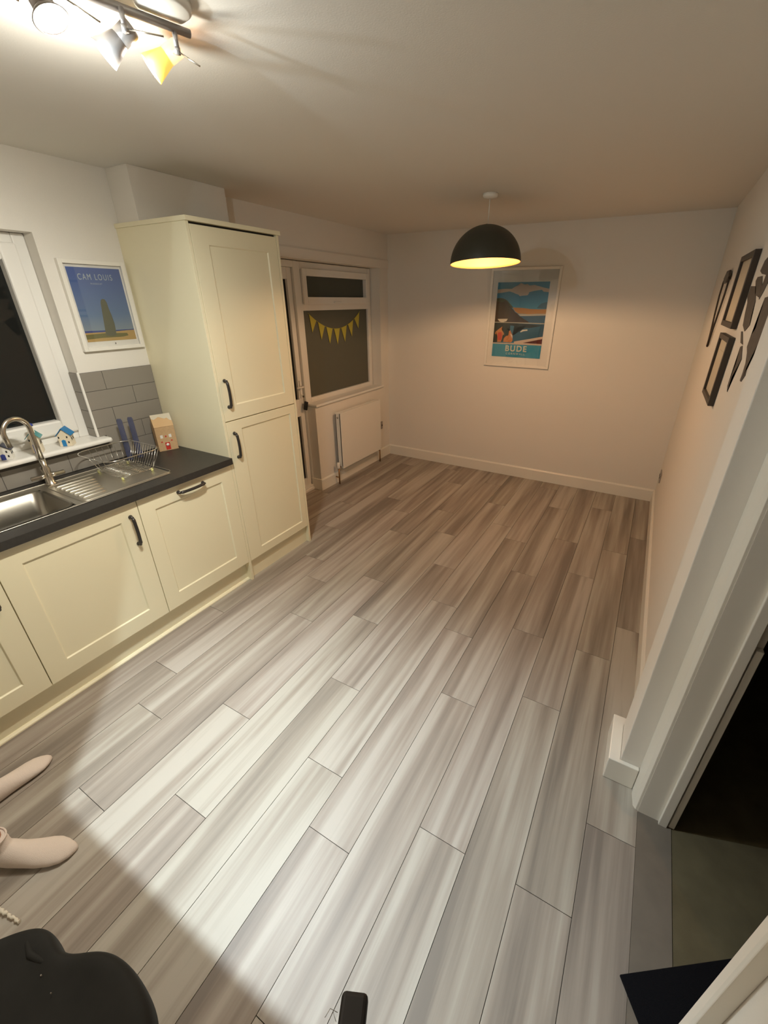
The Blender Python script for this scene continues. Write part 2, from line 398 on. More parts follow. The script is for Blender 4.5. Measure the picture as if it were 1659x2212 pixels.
bm = bm_(); box(bm, (-.185, .75, .04), (-.125, .85, 2.02)); box(bm, (-.185, 1.435, .04), (-.125, 1.49, 2.02))
box(bm, (-.185, .85, .04), (-.125, 1.435, .13)); box(bm, (-.185, .85, .77), (-.125, 1.435, .93)); box(bm, (-.185, .85, 1.93), (-.125, 1.435, 2.02)); struct('door_leaf', bm, UPVC, dg, .006)
bm = bm_(); box(bm, (-.16, .85, .13), (-.15, 1.435, .77)); struct('door_glass', bm, BLACKOUT, dg)
bm = bm_(); box(bm, (-.16, .85, .93), (-.15, 1.435, 1.93)); struct('door_glass', bm, DARKGLASS, dg)
bm = bm_(); box(bm, (-.125, 1.447, .94), (-.115, 1.475, 1.10)); tube(bm, [(-.115, 1.461, 1.045), (-.085, 1.461, 1.045), (-.083, 1.44, 1.045), (-.083, 1.37, 1.045)], .008); lathe(bm, (-.115, 1.461, .965), [(0, 0), (.009, 0), (.009, .008), (0, .008)], (1, 0, 0), 16)
struct('door_handle', bm, UPVC, dg)
bm = bm_(); box(bm, (-.13, .7, .0), (-.085, 1.54, .028)); struct('trim_9', bm, UPVC, bevel=.004)
kf = thing('key', 'black fob of the key hanging in the white garden door', 'key', (-.1, 1.462, .84))
bm = bm_(); box(bm, (-.107, 1.459, .945), (-.085, 1.463, .965)); tube(bm, [(-.09, 1.461, .955), (-.088, 1.461, .93), (-.088, 1.463, .905)], .0018, 6); obj('key_blade', bm, STEELB, kf)
bm = bm_(); obox(bm, (-.086, 1.470, .868), (.008, 0, 0), (0, .021, -.008), (0, .013, .038)); obj('key_fob', bm, BLACKP, kf, .006)

# bunting on the glass
xb = -.136
bt = thing('bunting', 'yellow pennant bunting strung across the garden window', 'bunting', (xb, 2.1, 1.35))
def sag(t): return (xb, 1.675+t*.84, 1.665-.15*(1-(2*t-1)**2))
bm = bm_(); tube(bm, [sag(i/24) for i in range(25)], .0014, 6); obj('string', bm, YELLOW, bt)
for i in range(7):
    t = (i+.5)/7; a = Vector(sag(t-.057)); b = Vector(sag(t+.057)); d = (b-a).normalized(); nrm = Vector((0, -d.z, d.y)) if d.y > 0 else Vector((0, d.z, -d.y))
    nrm = -Vector((0, -d.z, d.y)); tip = (a+b)/2+nrm*.150; tip.y = ((a+b)/2).y+(tip.y-((a+b)/2).y)*.25
    bm = bm_(); prism(bm, [a, b, tip], (.0012, 0, 0)); obj('pennant', bm, YELLOW, bt)

# ------------------------------------------------------------------ tiles
ti = thing('wall_tiles', 'grey brick-laid splashback tiles between worktop and white wall', 'tiles', (.004, -.6, .91))
def tiles(bm, y0, y1, z0, z1, x=0.0, ph=0):
    zz = 1.415; r = 0
    while zz > z1+.001: zz -= .1015; r += 1
    while zz > z0-.001:
        lo = max(zz-.1015, z0); hi = min(zz, z1)
        if hi > lo+.004:
            o = -.293 if r % 2 == 0 else -.146
            k = -8
            while o+.303*k < y1:
                a = max(o+.303*k, y0); b = min(o+.303*(k+1), y1)
                if b > a+.004: box(bm, (x, a+.0013, lo+.0013), (x+.008, b-.0013, hi-.0013))
                k += 1
        zz -= .1015; r += 1
bm = bm_(); tiles(bm, -.408, -.001, 1.1105, 1.415, .0005); tiles(bm, -.371, -.001, .911, 1.1105, .0005); box(bm, (.0005, -.4067, 1.063), (.0085, -.3695, 1.1092)); tiles(bm, -2.2, -.371, .911, 1.034, .0005); obj('tile_face', bm, TILE, ti, .0008)
bm = bm_(); box(bm, (.0003, -.371, .911), (.0068, -.001, 1.4145)); box(bm, (.0003, -.408, 1.063), (.0068, -.371, 1.4145)); box(bm, (.0003, -2.2, .911), (.0068, -.371, 1.034)); obj('grout', bm, GROUT, ti)
bm = bm_(); zz = 1.415
while zz > 1.07:
    lo = max(zz-.1015, 1.063); box(bm, (-.083, -.4185, lo+.0013), (-.001, -.4105, zz-.0013)); zz -= .1015
obj('reveal_tile', bm, TILE, ti, .0008)
bm = bm_(); box(bm, (-.084, -.4165, 1.063), (0, -.4103, 1.4145)); obj('grout', bm, GROUT, ti)
bm = bm_(); box(bm, (-.002, -.4195, 1.0625), (.0095, -.4075, 1.42)); obj('edge_trim', bm, UPVC, ti, .003, label='white plastic tile edge trim')

# ------------------------------------------------------------------ kitchen units
XF = .576
def shaker(bm, y0, y1, z0, z1, sl=.094, srr=.094, st=.09, sb=.085, xf=XF, th=.020, d=.007, ch=.005):
    """framed door, face at x = xf, inner recessed panel with a chamfer"""
    o = [(y0, z0), (y1, z0), (y1, z1), (y0, z1)]
    i1 = [(y0+sl, z0+sb), (y1-srr, z0+sb), (y1-srr, z1-st), (y0+sl, z1-st)]
    i2 = [(y0+sl+ch, z0+sb+ch), (y1-srr-ch, z0+sb+ch), (y1-srr-ch, z1-st-ch), (y0+sl+ch, z1-st-ch)]
    V = lambda P, x: [bm.verts.new((x, y, z)) for y, z in P]
    B, O, A, C = V(o, xf-th), V(o, xf), V(i1, xf), V(i2, xf-d)
    for P, Q in ((B, O), (O, A), (A, C)):
        for k in range(4): bm.faces.new((P[k], P[(k+1) % 4], Q[(k+1) % 4], Q[k]))
    bm.faces.new(C); bm.faces.new(B[::-1])
def handle(parent, a, b, x=XF, out=.030, label=None):
    """bow handle from point a to b on the door face"""
    a = Vector(a); b = Vector(b); d = (b-a).normalized(); n = Vector((1, 0, 0)); bm = bm_()
    for p in (a, b):
        lathe(bm, p, [(0, 0), (.0105, 0), (.0105, .004), (.007, .009), (.006, out-.008), (0, out-.008)], (1, 0, 0), 20)
    L_ = (b-a).length; pts = []; rs = []
    for i in range(13):
        t = i/12; pts.append(a+d*(L_*t)+n*(out-.012+.010*math.sin(PI*t)**.5)); rs.append(.0080 if 1 < i < 11 else (.0092 if i in (1, 11) else .006))
    tube(bm, pts, rs, 14); return obj('handle', bm, PEWTER, parent)

# tall fridge cupboard
YT = .632
tall = thing('tall_cupboard', 'tall cream two-door larder cupboard standing at the end of the worktop', 'cupboard', (.29, .316, 0))
bm = bm_(); box(bm, (.0, .018, .15), (XF-.022, YT-.018, 2.119)); obj('body', bm, CREAM, tall)
bm = bm_(); box(bm, (0, 0, 0), (XF, .018, 2.119)); obj('end_panel', bm, CREAM, tall, .001)
bm = bm_(); box(bm, (0, YT-.018, 0), (XF, YT, 2.119)); obj('end_panel', bm, CREAM, tall, .001)
bm = bm_(); box(bm, (0, -.006, 2.119), (XF+.012, YT+.008, 2.140)); obj('cornice', bm, CREAM, tall, .0015)
bm = bm_(); box(bm, (.45, .018, 0), (XF-.030, YT-.018, .148)); obj('plinth', bm, CREAM, tall)
bm = bm_(); box(bm, (XF-.06, .0185, 2.108), (XF-.018, YT-.0185, 2.1195)); obj('top_gap_shade', bm, BLACKOUT, tall)  # black strip stands in for the shade in the gap above the door
bm = bm_(); shaker(bm, .021, YT-.021, 1.124, 2.108, .098, .075, .082, .085); d = obj('door', bm, CREAM, tall, .0012, label='upper cream door with recessed panel')
handle(d, (XF, .062, 1.205), (XF, .062, 1.355))
bm = bm_(); shaker(bm, .021, YT-.021, .150, 1.118, .108, .052, .055, .060); d = obj('door', bm, CREAM, tall, .0012, label='lower cream door with recessed panel')
handle(d, (XF, .066, .895), (XF, .066, 1.045))

def base_unit(name, label, y0, y1, hnd, sl=.085, srr=.085, st=.088, sb=.086, right_panel=False):
    t = thing(name, label, 'cupboard', (.29, (y0+y1)/2, 0))
    bm = bm_(); box(bm, (.02, y0+.001, .15), (XF-.022, y1-.001, .60)); box(bm, (.55, y0+.001, .60), (XF-.022, y1-.001, .871)); obj('body', bm, CREAM, t)
    bm = bm_(); box(bm, (.45, y0, .012), (.535, y1, .149)); obj('plinth', bm, CREAM, t)
    bm = bm_(); prism(bm, [(.535, y0, 0), (.551, y0, 0), (.550, y0, .006), (.541, y0, .014), (.535, y0, .015)], (0, y1-y0, 0)); obj('plinth_bead', bm, CREAM, t)
    bm = bm_(); shaker(bm, y0+.0018, y1-.0018, .152, .868, sl, srr, st, sb); d = obj('door', bm, CREAM, t, .0012)
    if hnd: handle(d, *hnd)
    return t
base_unit('base_cupboard', 'cream integrated dishwasher door with horizontal handle beside the tall cupboard', -.600, 0, ((XF, -.372, .822), (XF, -.214, .822)), .082, .084)
base_unit('base_cupboard', 'wide cream cupboard under the sink with upright handle at its right edge', -1.20, -.60, ((XF, -.648, .638), (XF, -.648, .792)), .086, .094)
base_unit('base_cupboard', 'cream cupboard cut off by the left edge, left of the sink cupboard', -1.80, -1.20, ((XF, -1.245, .638), (XF, -1.245, .792)))

# worktop with sink cut-out
bm = bm_(); SX0, SX1, SY0, SY1 = .075, .505, -1.33, -.34
box(bm, (.0, -1.85, .872), (SX0+.03, 0-.001, .910)); box(bm, (SX1-.03, -1.85, .872), (.600, -.001, .910))
box(bm, (SX0+.03, -1.85, .872), (SX1-.03, SY0+.03, .910)); box(bm, (SX0+.03, -.77, .872), (SX1-.03, -.001, .910))
bmesh.ops.remove_doubles(bm, verts=bm.verts, dist=1e-5)
obj('worktop', bm, TOPM, bevel=0, label='charcoal laminate worktop running under the window', cat='worktop')

# sink
sk = thing('kitchen_sink', 'stainless steel sink with ribbed drainer set into the dark worktop', 'sink', (.29, -.83, .91))
def rrect(x0, x1, y0, y1, r, z, n=6):
    P = []
    for cx, cy, a0 in ((x1-r, y1-r, 0), (x0+r, y1-r, 90), (x0+r, y0+r, 180), (x1-r, y0+r, 270)):
        for i in range(n+1):
            a = math.radians(a0+90*i/n); P.append((cx+r*math.cos(a), cy+r*math.sin(a), z))
    return P
BX0, BX1, BY0, BY1 = .150, .480, -1.27, -.825
bm = bm_()
# bowl
rings = [rrect(BX0-.012, BX1+.012, BY0-.012, BY1+.012, .052, .9135), rrect(BX0, BX1, BY0, BY1, .045, .907), rrect(BX0+.006, BX1-.006, BY0+.006, BY1-.006, .045, .80), rrect(BX0+.02, BX1-.02, BY0+.02, BY1-.02, .05, .757), rrect(BX0+.06, BX1-.06, BY0+.06, BY1-.06, .05, .750)]
R = [[bm.verts.new(p) for p in r] for r in rings]; n = len(R[0])
for A, B in zip(R, R[1:]):
    for k in range(n): F = bm.faces.new((A[k], A[(k+1) % n], B[(k+1) % n], B[k])); F.smooth = True
bm.faces.new(R[-1]); obj('bowl', bm, STEELD, sk, recalc=False)
bm = bm_()     # deck around the bowl and drainer tray
z = .9115
def flat(x0, x1, y0, y1, z0=.9102, z1=z): box(bm, (x0, y0, z0), (x1, y1, z1))
flat(SX0, BX0-.008, SY0, SY1); flat(BX1+.008, SX1, SY0, SY1); flat(BX0-.008, BX1+.008, SY0, BY0-.008); flat(BX0-.008, BX1+.008, BY1+.008, SY1)
obj('deck', bm, STEEL, sk)
bm = bm_()
P = rrect(SX0, SX1, SY0, SY1, .02, .9125); tube(bm, P, .0022, 8, closed=True)
P = rrect(.135, SX1-.02, -.785, SY1+.02, .03, .9125); tube(bm, P, .0022, 8, closed=True)
obj('raised_rim', bm, STEEL, sk)
for i in range(7):
    x = .185+i*.042; y1 = -.50+.02*i if i < 3 else -.56-.02*i
    bm = bm_(); tube(bm, [(x, -.765, .9115), (x, -.755, .9135), (x, -.60-.012*i, .9135), (x, -.58-.012*i, .9115)], [.002, .0042, .0042, .002], 10); obj('drainer_rib', bm, STEEL, sk)
bm = bm_(); lathe(bm, (.105, -.478, .9115), [(.036, 0), (.034, .002), (.026, .002), (.022, -.002), (0, -.002)], seg=32)
for k in range(-3, 4): box(bm, (.105-.02, -.478+k*.006-.0014, .9115), (.105+.02, -.478+k*.006+.0014, .9128), 1)
obj('overflow_strainer', bm, [STEEL, BLACKOUT], sk)
bm = bm_(); lathe(bm, (.315, -1.05, .7505), [(.04, 0), (.038, .003), (.028, .003), (.024, .0005), (0, .0005)], seg=32); obj('plug_hole', bm, STEELB, sk)

# tap
tp = thing('kitchen_tap', 'brushed steel swan-neck mixer tap with two lever handles behind the sink', 'tap', (.093, -.745, .9115))
bm = bm_(); lathe(bm, (.100, -.745, .9115), [(0, 0), (.026, 0), (.026, .006), (.020, .010), (.0185, .05), (.0185, .085), (.014, .095), (.013, .135), (0, .135)], seg=32); obj('body', bm, STEELB, tp)
sd = Vector((.30, -.95, 0)).normalized(); R_ = .062; pts = [Vector((.100, -.745, 1.03)), Vector((.100, -.745, 1.12)), Vector((.100, -.745, 1.205))]
for i in range(1, 17):
    a = PI*i/16*1.04; pts.append(Vector((.100, -.745, 1.205))+sd*(R_-R_*math.cos(a))+Vector((0, 0, R_*math.sin(a))))
pts.append(pts[-1]+Vector((0, 0, -.05))-sd*.004)
bm = bm_(); tube(bm, pts, .0115, 18); obj('spout', bm, STEELB, tp)
for s in (-1, 1):
    bm = bm_(); dv = Vector((.10*s, .99*s, .0)); c = Vector((.100, -.745, .958))
    tube(bm, [c+dv*.012, c+dv*.030, c+dv*.032, c+dv*.072, c+dv*.074], [.013, .013, .0105, .0105, .008], 16); obj('lever', bm, STEELB, tp)

# dish rack
dr = thing('dish_rack', 'chrome wire dish rack standing on the steel drainer', 'dish rack', (.26, -.45, .913))
def rpts(x0, x1, y0, y1, r, z): return [Vector(p) for p in rrect(x0, x1, y0, y1, r, z, 5)]
bm = bm_(); tube(bm, rpts(.085, .410, -.600, -.298, .07, 1.03), .0026, 8, True); obj('rim_wire', bm, WIRE, dr)
bm = bm_(); tube(bm, rpts(.14, .385, -.54, -.36, .03, .926), .0018, 6, True)
for i in range(1, 14):
    x = .14+.245*i/14; tube(bm, [(x, -.54, .926), (x, -.36, .926)], .0011, 5)
for i in range(1, 9):
    y = -.54+.18*i/9; tube(bm, [(.14, y, .9275), (.385, y, .9275)], .0011, 5)
obj('base_grid', bm, WIRE, dr)
def upright(a, b):
    a, b = Vector(a), Vector(b); bm = bm_(); tube(bm, [a, a.lerp(b, .5)+Vector((0, 0, -.01)), b], .0012, 5); obj('upright_wire', bm, WIRE, dr)
for i in range(12):
    t = i/11; upright((.15+.225*t, -.36, .926), (.12+.255*t, -.298, 1.03))
for i in range(6):
    t = i/5; upright((.14, -.51+.13*t, .926), (.085, -.52+.17*t, 1.03))
upright((.24, -.54, .926), (.24, -.600, 1.03))
upright((.385, -.37, .926), (.410, -.34, 1.03)); upright((.385, -.53, .926), (.410, -.55, 1.03))
for x, y in ((.15, -.37), (.378, -.368), (.378, -.532), (.15, -.532)):
    bm = bm_(); lathe(bm, (x, y, .9118), [(0, 0), (.006, 0), (.007, .008), (.005, .015), (0, .016)], seg=12); obj('foot', bm, mat('pale_green_rubber', (.6, .6, .25), .5) if 'pale_green_rubber' not in bpy.data.materials else bpy.data.materials['pale_green_rubber'], dr)

# clear blue boards standing in the rack
for i, (x, y, lab) in enumerate(((.088, -.318, 'left of the two clear blue plastic boards upright behind the dish rack'), (.100, -.262, 'right of the two clear blue plastic boards, nearer the house-shaped box'))):
    bm = bm_(); d = Vector((.82, .57, 0)); e = Vector((-.57, .82, 0)); hw = .015; P = []
    base = Vector((x, y, .9105))
    for u, zz in ((-hw, 0), (hw, 0), (hw, .235), (hw*.7, .247), (-hw*.7, .247), (-hw, .235)): P.append(base+d*u+Vector((0, 0, zz))-e*.004)
    prism(bm, P, e*.008); o = obj('chopping_board', bm, BLUEPL, None, .002, label=lab, cat='chopping board', group='clear blue boards behind the rack')

# house-shaped gift box
c0 = Vector((.109, -.142, .9105)); ex = Vector((.037, .107, 0)).normalized(); ey = Vector((-.945, .327, 0)); ez = Vector((0, 0, 1)); Wd, Dp, Hh = .113, .066, .152
gb = thing('house_box', 'kraft card box printed as a house with red door, beside the tall cupboard', 'box', c0+ex*Wd/2+ey*Dp/2)
def G(u, v, zz): return c0+ex*u+ey*v+ez*zz
bm = bm_(); prism(bm, [G(0, 0, 0), G(0, Dp, 0), G(0, Dp, Hh), G(0, Dp*.55, Hh+.072), G(0, 0, Hh)], ex*Wd); obj('box_body', bm, KRAFT, gb, .001)
bm = bm_(); n_ = Vector((0, 0, 0)); sl = (G(0, Dp*.55, Hh+.072)-G(0, 0, Hh)); nn = ex.cross(sl).normalized()
P = [G(0, 0, Hh)+nn*.0012, G(Wd, 0, Hh)+nn*.0012]; P += [G(Wd, 0, Hh)+sl+nn*.0012, G(0, 0, Hh)+sl+nn*.0012]
prism(bm, P, nn*.001); obj('roof_flap', bm, ROOFCARD, gb)
bm = bm_()
snow = [(0, 1), (0, .72), (.12, .62), (.25, .70), (.38, .80), (.52, .70), (.66, .60), (.78, .66), (.90, .45), (1, .40), (1, 1)]
prism(bm, [G(Wd*u, 0, Hh)+sl*v+nn*.0024 for u, v in snow], nn*.0006); obj('printed_snow', bm, MOUNT, gb)
def printed(rs, m, name, dep=.0006):
    for u0, u1, v0, v1 in rs:
        bm = bm_(); prism(bm, [G(u0, -.0004, v0), G(u1, -.0004, v0), G(u1, -.0004, v1), G(u0, -.0004, v1)], -ey*dep); obj(name, bm, m, gb)
printed([(.022, .037, .082, .102), (.072, .087, .082, .102)], FRAMEW, 'printed_window')
printed([(.041, .068, .006, .052)], RED, 'printed_door'); printed([(.050, .058, .086, .096), (.020, .030, .055, .062), (.078, .088, .058, .065)], RED, 'printed_mark')
bm = bm_(); lathe(bm, G(.0545, -.0012, .038), [(0, 0), (.009, 0), (.009, .0006), (0, .0006)], -ey, 20); obj('printed_wreath', bm, FRAMEW, gb)

# ornament houses on the sill
def orn(label, cx, cy, w, d, h, rise, ang, roofm, doorm, wallm=CERAM, chimney=None, over=.006, conc=False):
    z0 = 1.0625; t = thing('ornament_house', label, 'ornament', (cx, cy, z0), 'little pottery houses on the window sill')
    a = math.radians(ang); fx = Vector((math.cos(a), math.sin(a), 0)); fy = Vector((-fx.y, fx.x, 0))      # fx: outward normal of the front
    def P(u, v, zz): return Vector((cx, cy, z0))+fy*u+fx*v+Vector((0, 0, zz))
    bm = bm_(); prism(bm, [P(-w/2, d/2, 0), P(w/2, d/2, 0), P(w/2*.94, d/2, h), P(0, d/2, h+rise), P(-w/2*.94, d/2, h)], -fx*d); obj('house_wall', bm, wallm, t, .0015)
    bm = bm_()
    for s in (-1, 1):
        lo = P(s*(w/2+over), d/2+over, h-over*rise/(w/2)+.001); hi = P(0, d/2+over, h+rise+.003)
        prism(bm, [lo, hi, hi+Vector((0, 0, .004)), lo+Vector((0, 0, .004))], -fx*(d+2*over))
    obj('house_roof', bm, roofm, t, .001)
    bm = bm_(); prism(bm, [P(-w*.26, d/2+.0002, .001), P(w*.06, d/2+.0002, .001), P(w*.06, d/2+.0002, h*.52), P(-w*.10, d/2+.0002, h*.60), P(-w*.26, d/2+.0002, h*.52)], fx*.001); obj('house_door', bm, doorm, t)
    for u, zz in ((-.02*w/.05, h*.8), (.012*w/.05, h*.8), (.014*w/.05, h*.35)):
        bm = bm_(); prism(bm, [P(u-.003, d/2+.0002, zz-.005), P(u+.003, d/2+.0002, zz-.005), P(u+.003, d/2+.0002, zz+.005), P(u-.003, d/2+.0002, zz+.005)], fx*.0008); obj('house_window', bm, BLACKP, t)
    for v in (-.2, .2):
        bm = bm_(); prism(bm, [P(w/2*.985, v*d-.003, h*.5), P(w/2*.985, v*d+.003, h*.5), P(w/2*.975, v*d+.003, h*.7), P(w/2*.975, v*d-.003, h*.7)], fy*.0012); obj('house_window', bm, BLACKP, t)
    if chimney:
        bm = bm_(); u, hh, ww = chimney; q = P(u, 0, h+rise*.3); box(bm, q+Vector((-ww/2, -ww/2, 0)), q+Vector((ww/2, ww/2, hh))); obj('chimney', bm, CERAM, t, .001)
        bm = bm_(); q = q+Vector((0, 0, hh)); lathe(bm, q, [(0, 0), (ww*.95, 0), (ww*.8, .008), (0, .016)], seg=8); obj('chimney_cap', bm, NAVY, t)
    return t
orn('small cream pottery house with bright blue gable roof, right-hand one on the sill', .016, -.575, .058, .056, .062, .030, -42, BLUEROOF, BLUEROOF)
orn('taller cream pottery house with teal roof and blue-capped chimney behind the tap', .012, -.712, .044, .046, .085, .022, -32, TEAL, NAVY, chimney=(.004, .045, .014), over=.010)
orn('white pottery house with dark blue roof at the left edge of the sill', -.002, -.845, .058, .045, .050, .020, -32, DKNAVY, NAVY, wallm=WHITEPL)

# ------------------------------------------------------------------ posters
def poly_print(name, parent, polys, mats, mapf, base=.0, step=.00018):
    bm = bm_(); ms = []
    for i, (pts, m) in enumerate(polys):
        if m not in ms: ms.append(m)
        vs = [bm.verts.new(mapf(min(max(u, 0), 1), min(max(v, 0), 1), base+step*i)) for u, v in pts]
        F = bm.faces.new(vs); F.material_index = ms.index(m)
    bmesh.ops.triangulate(bm, faces=bm.faces)
    return obj(name, bm, ms, parent, recalc=False)
def ink(name, c): return mat('print_'+name, c, .55, spec=.2)
I = {k: ink(k, c) for k, c in dict(sky=(.05, .28, .44), cloud=(.62, .52, .42), green=(.075, .09, .045), rock=(.055, .035, .025), hill=(.045, .15, .22), sand=(.45, .22, .05), surf=(.45, .42, .33), sea=(.035, .10, .17), pool=(.025, .11, .18), dark=(.02, .03, .03), path=(.60, .48, .38), maroon=(.10, .015, .015), band=(.05, .29, .42), flesh=(.55, .22, .07), red=(.55, .07, .04), letters=(.62, .60, .48), white=(.65, .60, .48)).items()}
B = {'cloud':[(0.005,0.909),(0.159,0.917),(0.285,0.916),(0.329,0.936),(0.382,0.956),(0.419,0.958),(0.425,0.976),(0.461,0.987),(0.496,0.975),(0.511,0.966),(0.575,0.974),(0.625,0.956),(0.716,0.961),(0.886,0.93),(0.999,0.912),(1,0.87),(0.898,0.878),(0.866,0.901),(0.722,0.888),(0.624,0.871),(0.627,0.857),(0.604,0.833),(0.511,0.828),(0.455,0.822),(0.432,0.84),(0.373,0.852),(0.322,0.868),(0.243,0.883),(0.167,0.875),(0.08,0.866),(0.0,0.861)],
'greenhill':[(0,0.794),(0.082,0.8),(0.162,0.787),(0.214,0.769),(0.269,0.732),(0.336,0.689),(0.358,0.67),(0.0,0.664)],
'farhill':[(0.815,0.671),(0.846,0.701),(0.895,0.731),(1,0.749),(1,0.659)],
'sand':[(0.338,0.677),(0.435,0.674),(0.551,0.671),(0.686,0.659),(0.856,0.656),(1,0.659),(1,0.599),(0.84,0.598),(0.662,0.591),(0.46,0.597),(0.396,0.624)],
'surf':[(0.461,0.59),(0.7,0.592),(1,0.599),(1,0.578),(0.752,0.57),(0.514,0.566)],
'sea':[(0.505,0.563),(1,0.578),(1,0.474),(0.588,0.482)],
'rock':[(0,0.751),(0.12,0.744),(0.185,0.766),(0.228,0.744),(0.264,0.707),(0.266,0.67),(0.32,0.667),(0.363,0.646),(0.398,0.615),(0.45,0.597),(0.505,0.56),(0.52,0.535),(0.6,0.523),(0.672,0.498),(0.704,0.476),(0,0.474)],
'pool':[(0,0.475),(1.0,0.469),(1,0.295),(0.472,0.212),(0,0.19)],
'darkpool':[(0,0.469),(0.305,0.473),(0.727,0.461),(0.968,0.446),(0.738,0.411),(0.408,0.4),(0.377,0.348),(0.313,0.255),(0.178,0.213),(0.0,0.199)],
'wallline':[(0,0.482),(0.433,0.480),(1,0.477),(1.0,0.465),(0.434,0.471),(0,0.471)],
'path':[(0.441,0.219),(1.0,0.301),(1,0.192),(0.445,0.190)],
'maroon':[(0.623,0.206),(1,0.269),(1,0.2)],
'white2':[(0.052,0.521),(0.266,0.526),(0.242,0.494),(0.165,0.478),(0.103,0.487)],
'band':[(0,0.182),(1,0.182),(1.0,0.0),(0,0.0)], 'line':[(0,0.195),(1,0.2),(1,0.180),(0,0.180)],
'bather':[(0.136,0.403),(0.174,0.423),(0.184,0.394),(0.161,0.377),(0.208,0.339),(0.224,0.316),(0.19,0.293),(0.187,0.253),(0.169,0.206),(0.091,0.204),(0.083,0.257),(0.083,0.291),(0.026,0.323),(0.043,0.349),(0.099,0.383)],
'suit':[(0.091,0.337),(0.166,0.345),(0.18,0.292),(0.175,0.233),(0.098,0.231),(0.085,0.291)],
'sitter':[(0.266,0.294),(0.297,0.295),(0.314,0.308),(0.315,0.36),(0.343,0.374),(0.37,0.335),(0.401,0.303),(0.409,0.231),(0.383,0.204),(0.22,0.207),(0.222,0.254)],
'sitwhite':[(0.345,0.331),(0.396,0.303),(0.404,0.257),(0.367,0.296)],
'ladder':[(0.332,0.438),(0.412,0.432),(0.405,0.362),(0.394,0.309),(0.335,0.361)],
'swim':[(0.544,0.357),(0.588,0.384),(0.684,0.391),(0.688,0.372),(0.611,0.365),(0.556,0.348)]}
def glass_mat():
    m = bpy.data.materials.new('clear_picture_glass'); m.use_nodes = True; n = m.node_tree.nodes; l = m.node_tree.links
    n.remove(n['Principled BSDF']); o = n['Material Output']
    a = n.new('ShaderNodeBsdfTransparent'); g = n.new('ShaderNodeBsdfGlossy'); g.inputs['Roughness'].default_value = .02
    f = n.new('ShaderNodeFresnel'); f.inputs['IOR'].default_value = 1.5; x = n.new('ShaderNodeMixShader')
    l.new(f.outputs[0], x.inputs[0]); l.new(a.outputs[0], x.inputs[1]); l.new(g.outputs[0], x.inputs[2]); l.new(x.outputs[0], o.inputs['Surface'])
    return m
PGLASS = glass_mat()
bp = thing('picture', 'large white framed seaside poster reading BUDE on the far wall behind the pendant lamp', 'picture', (1.5, L-.012, 1.165))
fx0, fx1, fz0, fz1 = 1.175, 1.828, 1.165, 2.045
bm = bm_(); t = .022
for a, b in (((fx0, L-.022, fz0), (fx0+t, L-.001, fz1)), ((fx1-t, L-.022, fz0), (fx1, L-.001, fz1)), ((fx0+t, L-.022, fz0), (fx1-t, L-.001, fz0+t)), ((fx0+t, L-.022, fz1-t), (fx1-t, L-.001, fz1))): box(bm, a, b)
obj('frame', bm, FRAMEW, bp, .002)
bm = bm_(); box(bm, (fx0+t, L-.008, fz0+t), (fx1-t, L-.002, fz1-t)); obj('mount', bm, FRAMEW, bp)
px0, px1, pz0, pz1 = 1.247, 1.735, 1.257, 1.925
def mb(u, v, d): return Vector((px0+(px1-px0)*u, L-.0085-d, pz0+(pz1-pz0)*v))
order = [('cloud', 'cloud'), ('greenhill', 'green'), ('farhill', 'hill'), ('sand', 'sand'), ('surf', 'surf'), ('sea', 'sea'), ('rock', 'rock'), ('white2', 'white'), ('pool', 'pool'), ('darkpool', 'dark'), ('wallline', 'surf'), ('path', 'path'), ('maroon', 'maroon'), ('ladder', 'hill'), ('sitter', 'flesh'), ('sitwhite', 'white'), ('bather', 'flesh'), ('suit', 'red'), ('swim', 'white'), ('band', 'band'), ('line', 'path')]
poly_print('print', bp, [([(0, 0), (1, 0), (1, 1), (0, 1)], I['sky'])]+[(B[k], I[m]) for k, m in order], None, mb)
bm = text_bm('BUDE', .075, 1.25, .0022); place(bm, mb(.495, .118, .0045), (1, 0, 0), (0, 0, 1), (0, -1, 0)); obj('lettering', bm, I['letters'], bp)
bm = text_bm('CORNWALL', .026, 1.5, .0002); place(bm, mb(.495, .047, .0045), (1, 0, 0), (0, 0, 1), (0, -1, 0)); obj('lettering', bm, I['letters'], bp)
bm = bm_(); box(bm, (fx0+t, L-.0165, fz0+t), (fx1-t, L-.0150, fz1-t)); obj('picture_glass', bm, PGLASS, bp)

cp = thing('picture', 'small white framed poster of a blue sky and standing stone beside the kitchen window', 'picture', (.012, -.19, 1.52))
cy0, cy1, cz0, cz1 = -.352, -.020, 1.520, 1.958
bm = bm_(); t = .020
for a, b in (((.001, cy0, cz0), (.026, cy0+t, cz1)), ((.001, cy1-t, cz0), (.026, cy1, cz1)), ((.001, cy0+t, cz0), (.026, cy1-t, cz0+t)), ((.001, cy0+t, cz1-t), (.026, cy1-t, cz1))): box(bm, a, b)
obj('frame', bm, FRAMEW, cp, .0015)
bm = bm_(); box(bm, (.002, cy0+t, cz0+t), (.010, cy1-t, cz1-t)); obj('mount', bm, FRAMEW, cp)
qy0, qy1, qz0, qz1 = -.318, -.048, 1.566, 1.924
def mc(u, v, d): return Vector((.0105+d, qy0+(qy1-qy0)*u, qz0+(qz1-qz0)*v))
CSKY = bpy.data.materials.new('print_blue_sky'); CSKY.use_nodes = True
n = CSKY.node_tree.nodes; l = CSKY.node_tree.links; b = n['Principled BSDF']; b.inputs['Roughness'].default_value = .5
t_ = n.new('ShaderNodeTexCoord'); s_ = n.new('ShaderNodeSeparateXYZ'); r_ = n.new('ShaderNodeMapRange'); c_ = n.new('ShaderNodeValToRGB')
